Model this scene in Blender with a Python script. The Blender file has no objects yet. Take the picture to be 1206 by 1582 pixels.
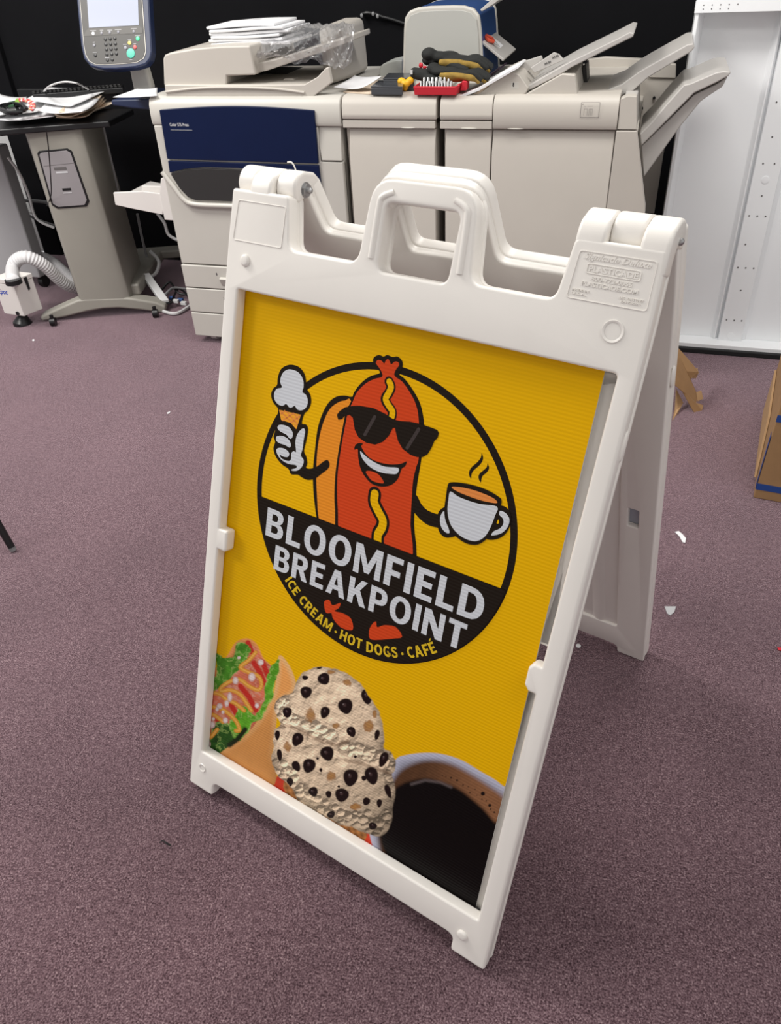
import bpy, bmesh, math, random
import numpy as np
from mathutils import Vector, Matrix, Euler
from mathutils.geometry import tessellate_polygon
random.seed(7)
SC = bpy.context.scene
COL = SC.collection
PI = math.pi
# ------------------------------------------------------------------ camera of the photograph (room metres, z up)
F, CX, CY = 1188.124, 603.0, 791.0
RC = np.array([[0.9591015582324578, 0.27927430897594446, -0.04615258759896296],
               [0.13378415142557892, -0.5909230476629915, -0.7955575105346058],
               [-0.24945140172668712, 0.7568459632492534, -0.6041176922503597]])
U, S_, Vt = np.linalg.svd(RC); RC = U @ Vt
CC = np.array([0.6763975918547945, -0.7111713558344837, 1.3114599454328981])
cam = bpy.data.cameras.new('camera'); co = bpy.data.objects.new('camera', cam); COL.objects.link(co)
cam.sensor_fit = 'VERTICAL'; cam.sensor_height = 36.0; cam.lens = F / 1582 * 36.0; cam.clip_start = .02
m = Matrix.Identity(4)
for i in range(3):
    m[i][0] = RC[0][i]; m[i][1] = -RC[1][i]; m[i][2] = -RC[2][i]; m[i][3] = CC[i]
co.matrix_world = m
SC.camera = co

def ray(p):
    return RC.T @ np.array([(p[0]-CX)/F, (p[1]-CY)/F, 1.0])
def AZ(px, py, z=0.0):
    r = ray((px, py)); return Vector(CC + r*(z-CC[2])/r[2])
def AY(px, py, y):
    r = ray((px, py)); return Vector(CC + r*(y-CC[1])/r[1])
def AX(px, py, x):
    r = ray((px, py)); return Vector(CC + r*(x-CC[0])/r[0])
class PL:
    """a plane in the room: origin, two in-plane unit axes, normal ez"""
    def __init__(s, o, ex, ey):
        s.o = Vector(o); s.ex = Vector(ex).normalized(); s.ez = s.ex.cross(Vector(ey)).normalized(); s.ey = s.ez.cross(s.ex)
        s.M = Matrix(((s.ex[0], s.ey[0], s.ez[0], s.o[0]), (s.ex[1], s.ey[1], s.ez[1], s.o[1]), (s.ex[2], s.ey[2], s.ez[2], s.o[2]), (0, 0, 0, 1)))
    def at(s, px, py, w=0.0):
        r = Vector(ray((px, py))); C = Vector(CC); q0 = s.o + s.ez*w
        q = C + r*((q0-C).dot(s.ez)/r.dot(s.ez)) - s.o
        return (q.dot(s.ex), q.dot(s.ey))
    def P(s, a, b, w=0.0): return s.o + s.ex*a + s.ey*b + s.ez*w

# ------------------------------------------------------------------ materials
def mat(name, col, rough=.5, metal=0.0, noise=0.0, nscale=30, bump=0.0, bscale=200, spec=.5, trans=0.0, emit=None, sss=0, coat=0.0):
    m = bpy.data.materials.new(name); m.use_nodes = True; nt = m.node_tree; b = nt.nodes['Principled BSDF']
    b.inputs['Roughness'].default_value = rough; b.inputs['Metallic'].default_value = metal
    b.inputs['Specular IOR Level'].default_value = spec; b.inputs['Transmission Weight'].default_value = trans
    b.inputs['Coat Weight'].default_value = coat
    c = (*col, 1)
    b.inputs['Base Color'].default_value = c
    tc = nt.nodes.new('ShaderNodeTexCoord')
    if noise:
        n = nt.nodes.new('ShaderNodeTexNoise'); n.inputs['Scale'].default_value = nscale; n.inputs['Detail'].default_value = 4
        r = nt.nodes.new('ShaderNodeMapRange'); r.inputs[1].default_value = .3; r.inputs[2].default_value = .7; r.inputs[3].default_value = 1-noise; r.inputs[4].default_value = 1+noise
        mx = nt.nodes.new('ShaderNodeVectorMath'); mx.operation = 'SCALE'; mx.inputs[0].default_value = col
        nt.links.new(tc.outputs['Object'], n.inputs['Vector']); nt.links.new(n.outputs['Fac'], r.inputs[0]); nt.links.new(r.outputs[0], mx.inputs['Scale']); nt.links.new(mx.outputs[0], b.inputs['Base Color'])
    if bump:
        n = nt.nodes.new('ShaderNodeTexNoise'); n.inputs['Scale'].default_value = bscale; n.inputs['Detail'].default_value = 3
        bp = nt.nodes.new('ShaderNodeBump'); bp.inputs['Strength'].default_value = bump; bp.inputs['Distance'].default_value = .002
        nt.links.new(tc.outputs['Object'], n.inputs['Vector']); nt.links.new(n.outputs['Fac'], bp.inputs['Height']); nt.links.new(bp.outputs[0], b.inputs['Normal'])
    if emit:
        b.inputs['Emission Color'].default_value = (*emit[0], 1); b.inputs['Emission Strength'].default_value = emit[1]
    return m
def lin(r, g, b):
    return tuple(((c/255)/12.92 if c/255 <= .04045 else ((c/255+.055)/1.055)**2.4) for c in (r, g, b))
M = dict(
    sign=mat('white_moulded_plastic', (.84, .805, .755), .38, noise=.015, nscale=12, bump=.06, bscale=900),
    beige=mat('warm_grey_plastic', (.52, .485, .435), .45, noise=.02, nscale=8, bump=.1, bscale=1200),
    beige2=mat('light_grey_plastic', (.53, .51, .465), .42, noise=.02, nscale=8),
    lip=mat('grey_plastic_tray', (.50, .48, .455), .4, noise=.02, nscale=10),
    navy=mat('navy_plastic', (.002, .008, .042), .45, noise=.05, nscale=10, spec=.2),
    navy2=mat('navy_shelf', (.012, .021, .062), .45),
    blue=mat('blue_plastic', (.03, .075, .22), .4),
    dark=mat('charcoal_plastic', (.022, .021, .021), .5),
    panelgrey=mat('console_grey', (.055, .052, .047), .5),
    black=mat('black_plastic', (.006, .006, .007), .4),
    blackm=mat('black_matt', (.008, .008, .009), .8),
    stand=mat('stand_grey', (.30, .285, .25), .45, noise=.03, nscale=6),
    hatch=mat('hatch_lilac_grey', (.28, .26, .27), .5),
    cab=mat('cabinet_grey', (.42, .42, .43), .5),
    paper=mat('paper_white', (.78, .78, .79), .8, noise=.02, nscale=30),
    paper2=mat('paper_cream', (.68, .55, .42), .8, noise=.05, nscale=40),
    white=mat('white_enamel', (.86, .875, .89), .35, noise=.01, nscale=5),
    whitep=mat('white_box_plastic', (.72, .69, .66), .4),
    hose=mat('hose_white', (.70, .69, .70), .45),
    steel=mat('steel', (.45, .45, .45), .38, metal=1),
    cable=mat('cable_white', (.60, .60, .60), .5),
    cableg=mat('cable_grey', (.24, .24, .245), .5),
    card=mat('cardboard', (.33, .19, .085), .85, noise=.06, nscale=25, bump=.1, bscale=400),
    card2=mat('cardboard_pale', (.42, .26, .13), .85, noise=.06, nscale=25),
    tape=mat('blue_tape', (.015, .06, .25), .4),
    red=mat('red_plastic', (.55, .02, .035), .4),
    yellow=mat('yellow_plastic', (.80, .42, .01), .5, noise=.15, nscale=90),
    glove=mat('glove_black', (.012, .013, .012), .85, bump=.5, bscale=300),
    glovey=mat('glove_mustard', (.27, .17, .03), .85, noise=.2, nscale=60, bump=.4, bscale=300),
    orange=mat('orange_red', (.75, .09, .04), .5),
    green=mat('green_key', (.05, .8, .25), .4, emit=((.05, 1, .3), .5)),
    teal=mat('teal_key', (.05, .45, .33), .4), keyy=mat('yellow_key', (.75, .6, .15), .4), keyr=mat('red_key', (.6, .1, .1), .4),
    keyg=mat('grey_key', (.25, .25, .28), .4), keyw=mat('white_key', (.9, .9, .9), .4, emit=((1, 1, 1), .4)),
    screen=mat('lcd_screen', (.30, .32, .38), .12, emit=((.66, .70, .84), .34)),
    ink=mat('printed_ink_grey', (.12, .11, .11), .7), inkl=mat('printed_ink_light', (.6, .6, .62), .6), inkb=mat('printed_ink_blue', (.05, .1, .5), .6),
    rsheet=mat('rear_insert_sheet', (.36, .38, .44), .45),
    stripc=mat('coloured_beads_red', (.6, .08, .08), .5), lime=mat('lime_green', (.3, .5, .08), .5), dgreen=mat('dark_green', (.03, .09, .04), .6), peach=mat('peach', (.75, .45, .25), .6),
    smoke=mat('smoky_clear_plastic', (.085, .09, .10), .2, trans=.35),
)
def carpet_mat():
    m = bpy.data.materials.new('mauve_carpet'); m.use_nodes = True; nt = m.node_tree; b = nt.nodes['Principled BSDF']
    N = nt.nodes.new; L = nt.links.new
    tc = N('ShaderNodeTexCoord')
    n1 = N('ShaderNodeTexNoise'); n1.inputs['Scale'].default_value = 330; n1.inputs['Detail'].default_value = 3; n1.inputs['Roughness'].default_value = .6
    n2 = N('ShaderNodeTexVoronoi'); n2.inputs['Scale'].default_value = 190
    n3 = N('ShaderNodeTexNoise'); n3.inputs['Scale'].default_value = 3.0; n3.inputs['Detail'].default_value = 3
    n4 = N('ShaderNodeTexNoise'); n4.inputs['Scale'].default_value = 95; n4.inputs['Detail'].default_value = 4; n4.inputs['Roughness'].default_value = .7
    for n in (n1, n2, n3, n4): L(tc.outputs['Object'], n.inputs['Vector'])
    add = N('ShaderNodeMath'); add.operation = 'ADD'; L(n1.outputs['Fac'], add.inputs[0])
    mu = N('ShaderNodeMath'); mu.operation = 'MULTIPLY_ADD'; L(n4.outputs['Fac'], mu.inputs[0]); mu.inputs[1].default_value = .35; mu.inputs[2].default_value = -.175; L(mu.outputs[0], add.inputs[1])
    cr = N('ShaderNodeValToRGB'); e = cr.color_ramp.elements
    e[0].position = .33; e[0].color = (.036, .018, .022, 1); e[1].position = .49; e[1].color = (.120, .070, .082, 1)
    x = e.new(.62); x.color = (.215, .140, .156, 1); x = e.new(.76); x.color = (.42, .31, .31, 1)
    L(add.outputs[0], cr.inputs[0])
    r = N('ShaderNodeMapRange'); r.inputs[1].default_value = .3; r.inputs[2].default_value = .7; r.inputs[3].default_value = .86; r.inputs[4].default_value = 1.12; L(n3.outputs['Fac'], r.inputs[0])
    sc = N('ShaderNodeVectorMath'); sc.operation = 'SCALE'; L(cr.outputs[0], sc.inputs[0]); L(r.outputs[0], sc.inputs['Scale']); L(sc.outputs[0], b.inputs['Base Color'])
    bp = N('ShaderNodeBump'); bp.inputs['Strength'].default_value = .7; bp.inputs['Distance'].default_value = .004
    L(add.outputs[0], bp.inputs['Height']); L(bp.outputs[0], b.inputs['Normal'])
    b.inputs['Roughness'].default_value = .95; b.inputs['Specular IOR Level'].default_value = .1; b.inputs['Sheen Weight'].default_value = 1.0; b.inputs['Sheen Roughness'].default_value = .38; b.inputs['Sheen Tint'].default_value = (1.0, .78, .88, 1)
    return m
M['carpet'] = carpet_mat()
def film_mat():
    m = bpy.data.materials.new('clear_film'); m.use_nodes = True; nt = m.node_tree
    for n in list(nt.nodes): nt.nodes.remove(n)
    o = nt.nodes.new('ShaderNodeOutputMaterial'); t = nt.nodes.new('ShaderNodeBsdfTransparent'); g = nt.nodes.new('ShaderNodeBsdfGlossy'); d = nt.nodes.new('ShaderNodeBsdfDiffuse')
    t.inputs[0].default_value = (.93, .93, .94, 1); g.inputs['Roughness'].default_value = .2; d.inputs[0].default_value = (.8, .8, .82, 1)
    a = nt.nodes.new('ShaderNodeMixShader'); b = nt.nodes.new('ShaderNodeMixShader'); fr = nt.nodes.new('ShaderNodeFresnel'); fr.inputs[0].default_value = 1.38
    mr = nt.nodes.new('ShaderNodeMath'); mr.operation = 'MULTIPLY_ADD'; mr.inputs[1].default_value = .75; mr.inputs[2].default_value = .05
    nt.links.new(fr.outputs[0], mr.inputs[0]); nt.links.new(mr.outputs[0], a.inputs[0]); nt.links.new(t.outputs[0], a.inputs[1]); nt.links.new(g.outputs[0], a.inputs[2])
    b.inputs[0].default_value = .13; nt.links.new(a.outputs[0], b.inputs[1]); nt.links.new(d.outputs[0], b.inputs[2]); nt.links.new(b.outputs[0], o.inputs[0])
    return m
M['film'] = film_mat()
def block_mat():
    m = bpy.data.materials.new('painted_block'); m.use_nodes = True; nt = m.node_tree; b = nt.nodes['Principled BSDF']; N = nt.nodes.new; L = nt.links.new
    tc = N('ShaderNodeTexCoord'); mp = N('ShaderNodeMapping'); mp.inputs['Rotation'].default_value = (PI/2, 0, 0); br = N('ShaderNodeTexBrick')
    br.inputs['Scale'].default_value = 1; br.inputs['Brick Width'].default_value = .4; br.inputs['Row Height'].default_value = .2; br.inputs['Mortar Size'].default_value = .006
    br.inputs['Color1'].default_value = br.inputs['Color2'].default_value = (.55, .55, .55, 1); br.inputs['Mortar'].default_value = (.3, .3, .3, 1)
    L(tc.outputs['Object'], mp.inputs[0]); L(mp.outputs[0], br.inputs['Vector']); L(br.outputs['Color'], b.inputs['Base Color']); b.inputs['Roughness'].default_value = .6
    return m
M['block'] = block_mat()
M['wall'] = mat('black_painted_wall', (.0070, .0070, .0082), .85, noise=.12, nscale=3, bump=.15, bscale=60, spec=.08)

# ------------------------------------------------------------------ object helpers
def wm(o):
    r = Matrix.Identity(4)
    while o: r = o.matrix_basis @ r; o = o.parent
    return r
def tag(o, label=None, cat=None, group=None, kind=None):
    if label: o['label'] = label
    if cat: o['category'] = cat
    if group: o['group'] = group
    if kind: o['kind'] = kind
    return o
def thing(name, label, cat, loc, group=None, rz=0.0):
    o = bpy.data.objects.new(name, None); COL.objects.link(o); o.location = loc; o.rotation_euler = (0, 0, rz); o.empty_display_size = .05
    return tag(o, label, cat, group)
def finish(name, me, mats, parent=None, smooth=40, bevel=0, bseg=2, local=False):
    for mm in mats: me.materials.append(mm)
    o = bpy.data.objects.new(name, me); COL.objects.link(o)
    if parent is not None:
        if not local: me.transform(wm(parent).inverted())
        o.parent = parent
    elif not local:
        xs = np.empty(len(me.vertices)*3); me.vertices.foreach_get('co', xs); xs = xs.reshape(-1, 3)
        c = Vector(((xs[:, 0].min()+xs[:, 0].max())/2, (xs[:, 1].min()+xs[:, 1].max())/2, xs[:, 2].min()))
        me.transform(Matrix.Translation(-c)); o.location = c
    if smooth:
        me.polygons.foreach_set('use_smooth', [True]*len(me.polygons))
        me.set_sharp_from_angle(angle=math.radians(smooth))
    if bevel:
        md = o.modifiers.new('bevel', 'BEVEL'); md.width = bevel; md.segments = bseg; md.limit_method = 'ANGLE'; md.angle_limit = math.radians(35); md.use_clamp_overlap = True
        md.harden_normals = bool(smooth)
    return o
class MB:
    def __init__(s): s.b = bmesh.new(); s.mi = 0; s.mats = []
    def m(s, mm):
        if mm not in s.mats: s.mats.append(mm)
        s.mi = s.mats.index(mm); return s
    def face(s, vs):
        try: f = s.b.faces.new(vs); f.material_index = s.mi; return f
        except ValueError: return None
    def hexa(s, c):
        v = [s.b.verts.new(p) for p in c]
        for q in ((0, 3, 2, 1), (4, 5, 6, 7), (0, 1, 5, 4), (1, 2, 6, 5), (2, 3, 7, 6), (3, 0, 4, 7)): s.face([v[i] for i in q])
        return s
    def box(s, x0, x1, y0, y1, z0, z1, M4=None):
        c = [Vector(p) for p in ((x0, y0, z0), (x1, y0, z0), (x1, y1, z0), (x0, y1, z0), (x0, y0, z1), (x1, y0, z1), (x1, y1, z1), (x0, y1, z1))]
        if M4: c = [M4 @ p for p in c]
        return s.hexa(c)
    def prism(s, pts, dv):
        """pts: world points of a planar polygon, dv: extrusion vector"""
        pts = [Vector(p) for p in pts]; dv = Vector(dv)
        n = Vector((0, 0, 0))
        for i in range(len(pts)): n += pts[i].cross(pts[(i+1) % len(pts)])
        if n.dot(dv) > 0: pts = pts[::-1]
        a = [s.b.verts.new(p) for p in pts]; c = [s.b.verts.new(p+dv) for p in pts]; k = len(pts)
        s.face(a); s.face(c[::-1])
        for i in range(k): s.face([a[i], c[i], c[(i+1) % k], a[(i+1) % k]])
        return s
    def tube(s, path, r, n=10, cap=True, closed=False):
        path = [Vector(p) for p in path]; rs = r if isinstance(r, (list, tuple)) else [r]*len(path)
        rings = []; up = None
        for i, p in enumerate(path):
            t = (path[min(i+1, len(path)-1)]-path[max(i-1, 0)]).normalized()
            if up is None: up = Vector((0, 0, 1)) if abs(t.z) < .9 else Vector((1, 0, 0))
            a = (up - t*up.dot(t)).normalized(); b = t.cross(a); up = a
            rings.append([s.b.verts.new(p+(a*math.cos(2*PI*k/n)+b*math.sin(2*PI*k/n))*rs[i]) for k in range(n)])
        for i in range(len(rings)-1):
            for k in range(n): s.face([rings[i][k], rings[i][(k+1) % n], rings[i+1][(k+1) % n], rings[i+1][k]])
        if cap: s.face(rings[0][::-1]); s.face(rings[-1])
        return s
    def cyl(s, p0, p1, r, n=20): return s.tube([p0, p1], r, n)
    def ell(s, c, rad, M3=None, u=14, v=9):
        mm = Matrix.Translation(Vector(c)) @ (M3.to_4x4() if M3 else Matrix.Identity(4)) @ Matrix.Diagonal((*rad, 1))
        r = bmesh.ops.create_uvsphere(s.b, u_segments=u, v_segments=v, radius=1, matrix=mm)
        for vv in r['verts']:
            for f in vv.link_faces: f.material_index = s.mi
        return s
    def sheet(s, fn, nu, nv):
        g = [[s.b.verts.new(fn(i/nu, j/nv)) for j in range(nv+1)] for i in range(nu+1)]
        for i in range(nu):
            for j in range(nv): s.face([g[i][j], g[i+1][j], g[i+1][j+1], g[i][j+1]])
        return s
    def raw(s, vs, fs, M4, flip=False):
        v = [s.b.verts.new(M4 @ Vector(p)) for p in vs]
        for f in fs: s.face([v[i] for i in f])
        return s
    def build(s, name, mm=None, parent=None, smooth=40, bevel=0, bseg=2, label=None, cat=None, group=None, kind=None):
        bmesh.ops.recalc_face_normals(s.b, faces=s.b.faces)
        me = bpy.data.meshes.new(name); s.b.to_mesh(me); s.b.free()
        o = finish(name, me, s.mats if s.mats else [mm], parent, smooth, bevel, bseg)
        return tag(o, label, cat, group, kind)
def catmull(pts, n=6, closed=False):
    pts = [Vector(p) for p in pts]; k = len(pts); out = []
    rng = range(k) if closed else range(k-1)
    for i in rng:
        p0 = pts[(i-1) % k] if closed or i > 0 else pts[i]; p1 = pts[i]; p2 = pts[(i+1) % k]; p3 = pts[(i+2) % k] if closed or i < k-2 else pts[(i+1) % k]
        for j in range(n):
            t = j/n; out.append(.5*((2*p1)+(p2-p0)*t+(2*p0-5*p1+4*p2-p3)*t*t+(3*p1-p0-3*p2+p3)*t*t*t))
    if not closed: out.append(pts[-1])
    return out
def roundpoly(pts, r, n=4):
    """round the corners of a closed 2D polygon; r a number or one per point"""
    out = []; k = len(pts)
    for i in range(k):
        p = Vector(pts[i]); a = Vector(pts[i-1]); b = Vector(pts[(i+1) % k]); rr = r[i] if isinstance(r, (list, tuple)) else r
        if rr <= 0: out.append(p); continue
        da = (a-p); db = (b-p); la, lb = da.length, db.length; da.normalize(); db.normalize()
        ang = math.acos(max(-1, min(1, da.dot(db))))
        if ang > PI*.97: out.append(p); continue
        d = min(rr/math.tan(ang/2), la*.48, lb*.48)
        s = p+da*d; e = p+db*d
        for j in range(n+1):
            t = j/n; out.append(s*(1-t)**2+p*2*t*(1-t)+e*t*t)
    return out
def plate(name, loops, depth, bevel, mm, parent=None, M4=None, z0=0.0, bres=2, label=None):
    """solid plate with holes: 2D loops in the local xy plane, from z0-depth to z0, rounded edges"""
    cu = bpy.data.curves.new(name, 'CURVE'); cu.dimensions = '2D'; cu.fill_mode = 'BOTH'
    for lp in loops:
        sp = cu.splines.new('POLY'); sp.points.add(len(lp)-1); sp.use_cyclic_u = True
        for i, p in enumerate(lp): sp.points[i].co = (p[0], p[1], 0, 1)
    cu.extrude = max(depth/2-bevel, 1e-5); cu.bevel_depth = bevel; cu.offset = -bevel; cu.bevel_resolution = bres
    t = bpy.data.objects.new('tmp', cu); COL.objects.link(t)
    dg = bpy.context.evaluated_depsgraph_get(); me = bpy.data.meshes.new_from_object(t.evaluated_get(dg)); bpy.data.objects.remove(t); bpy.data.curves.remove(cu)
    me.name = name; me.materials.clear()
    me.transform(Matrix.Translation((0, 0, z0-depth/2)))
    local = M4 is None
    if M4: me.transform(M4)
    bm = bmesh.new(); bm.from_mesh(me); bmesh.ops.remove_doubles(bm, verts=bm.verts, dist=1e-5); bm.to_mesh(me); bm.free()
    o = finish(name, me, [mm], parent, 30, 0, local=local and parent is not None)
    nz = (M4.to_3x3() @ Vector((0, 0, 1))) if M4 else Vector((0, 0, 1))
    if parent is not None and M4: nz = wm(parent).inverted().to_3x3() @ nz
    nz.normalize()
    for f_ in o.data.polygons:
        if abs(f_.normal.dot(nz)) > .9995: f_.use_smooth = False
    if label: o['label'] = label
    return o
_tx = {}
def text_mesh(st, off=0.0, shear=0.0, extrude=0.0):
    k = (st, off, shear, extrude)
    if k in _tx: return _tx[k]
    cu = bpy.data.curves.new('t', 'FONT'); cu.body = st; cu.offset = off; cu.shear = shear; cu.extrude = extrude; cu.resolution_u = 4
    t = bpy.data.objects.new('tmp', cu); COL.objects.link(t); dg = bpy.context.evaluated_depsgraph_get()
    me = bpy.data.meshes.new_from_object(t.evaluated_get(dg)); vs = [tuple(v.co) for v in me.vertices]; fs = [tuple(p.vertices) for p in me.polygons]
    bpy.data.objects.remove(t); bpy.data.curves.remove(cu); bpy.data.meshes.remove(me)
    xs = [v[0] for v in vs] or [0]; ys = [v[1] for v in vs] or [0]
    _tx[k] = (vs, fs, (min(xs), min(ys), max(xs), max(ys))); return _tx[k]
def text_on(mb, st, pl_pt, width, height, off=.02, shear=0.0, ex=(1, 0, 0), ey=(0, 0, 1), lift=0.0, extrude=0.0):
    """flat lettering: lower-left corner pl_pt, fitted to width x height along ex, ey"""
    vs, fs, bb = text_mesh(st, off, shear, 0.0)
    ex = Vector(ex).normalized(); ey = Vector(ey).normalized(); n = ex.cross(ey); o = Vector(pl_pt)
    sx = width/(bb[2]-bb[0]); sy = height/(bb[3]-bb[1])
    P = [o+ex*((v[0]-bb[0])*sx)+ey*((v[1]-bb[1])*sy)+n*lift for v in vs]
    v = [mb.b.verts.new(p) for p in P]
    for f in fs: mb.face([v[i] for i in f])
# ================================================================== ROOM
WY = 2.75
b = MB(); b.box(-4.2, 3.6, -3.0, WY, -.03, 0); fl = b.build('floor', M['carpet'], kind='structure', smooth=0)
b = MB(); b.box(-2.215, 3.6, WY, WY+.1, 0, 2.7); b.build('wall_back', M['wall'], kind='structure', smooth=0)
b = MB(); b.box(-4.2, -2.30, WY+.02, WY+.12, 0, 2.7); b.build('wall_left', M['block'], kind='structure', smooth=0)
b = MB(); b.box(-2.325, -2.215, WY-.03, WY+.1, 0, 2.7); b.build('trim_1', M['wall'], kind='structure', smooth=0, bevel=.004)

# ================================================================== THE A-FRAME SIGN
TH = .036; SA = math.radians(20.29); SB = math.radians(18.5); RZ = Matrix.Rotation(math.radians(-17.0), 4, 'Z'); SW = .640; SINS = -.022
def mk(o, ex, ey):
    ex = Vector(ex); ey = Vector(ey); ez = ex.cross(ey); o = Vector(o)
    p = RZ @ o; R3 = RZ.to_3x3(); return PL(p, R3 @ ex, R3 @ ey)
upF = Vector((0, math.sin(SA), math.cos(SA))); oF = Vector((0, 0, TH*math.sin(SA)))
FR = mk(oF, (1, 0, 0), upF)
nF = Vector((1, 0, 0)).cross(upF)
VH = 1.086
Hh = oF + upF*VH - nF*TH
upB = Vector((0, -math.sin(SB), math.cos(SB))); nB = Vector((-1, 0, 0)).cross(upB)
zfoot = Hh.z - VH*math.cos(SB)            # keep the rear feet on the floor
BK = mk(Vector((SW, 0, 0)) + Hh - upB*(VH+zfoot/math.cos(SB)) + nB*TH, (-1, 0, 0), upB)
sign = thing('a_frame_sign', 'white plastic folding a-frame sign with yellow hot dog print, standing open on the carpet', 'sign', RZ @ Vector((.32, .39, 0)), rz=math.radians(-17))

def frame_outline():
    p = [(0, 0, .005), (.060, 0, .006), (.060, .030, .014), (.580, .030, .014), (.580, 0, .006), (.640, 0, .005), (.6405, .93, 0), (.640, 1.0, 0), (.638, 1.0745, .005),
         (.532, 1.0745, .008), (.5225, 1.003, .016), (.410, 1.003, .018), (.400, 1.112, .034), (.246, 1.112, .034), (.236, 1.003, .018), (.1175, 1.003, .016),
         (.108, 1.0745, .008), (.002, 1.0745, .005), (0, 1.0, 0), (-.0005, .93, 0)]
    return roundpoly([(a, c) for a, c, r in p], [r for a, c, r in p], 5)
def join(name, objs, parent):
    bm = bmesh.new(); mats = []
    for o in objs:
        me = o.data; off = []
        for mm in me.materials:
            if mm not in mats: mats.append(mm)
            off.append(mats.index(mm))
        t = bmesh.new(); t.from_mesh(me)
        for f in t.faces: f.material_index = off[f.material_index]
        me2 = bpy.data.meshes.new('t'); t.to_mesh(me2); t.free(); bm.from_mesh(me2); bpy.data.meshes.remove(me2); bpy.data.objects.remove(o)
    me = bpy.data.meshes.new(name); bm.to_mesh(me); bm.free()
    for mm in mats: me.materials.append(mm)
    o = bpy.data.objects.new(name, me); COL.objects.link(o); o.parent = parent
    me.set_sharp_from_angle(angle=math.radians(38))
    return o
def rect(a, c, e, f, r=.004, n=4): return roundpoly([(a, e), (c, e), (c, f), (a, f)], r, n)
def knuckle(M4, u0, u1, strap, VH=VH):
    """one hinge barrel along u, with the strap that ties it to the panel face"""
    pts = []
    R = .0245
    if strap: pts += [(VH-.041, -.030), (VH-.041, -.0006), (VH-.008, -.0006), (VH+.001, -.0026), (VH+.0095, -.0072), (VH+.0150, -.0150)]
    for k in range(0, 15):
        a = math.radians(52 + k*(136/14))
        pts.append((VH+R*math.sin(a), -TH+R*math.cos(a)))
    pts += [(VH-.0085, -.0570), (VH-.0095, -.050), (VH-.0095, -.034)]
    mb = MB(); mb.prism([M4 @ Vector((u0, p[0], p[1])) for p in pts], (M4.to_3x3() @ Vector((u1-u0, 0, 0))))
    bm = mb.b; bmesh.ops.recalc_face_normals(bm, faces=bm.faces)
    ed = [e for e in bm.edges if len(e.link_faces) == 2 and e.calc_face_angle() > 1.2]
    bmesh.ops.bevel(bm, geom=ed, offset=.005, segments=3, affect='EDGES', profile=.6, clamp_overlap=True)
    return mb.build('k', M['sign'], parent=None, smooth=40)
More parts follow.
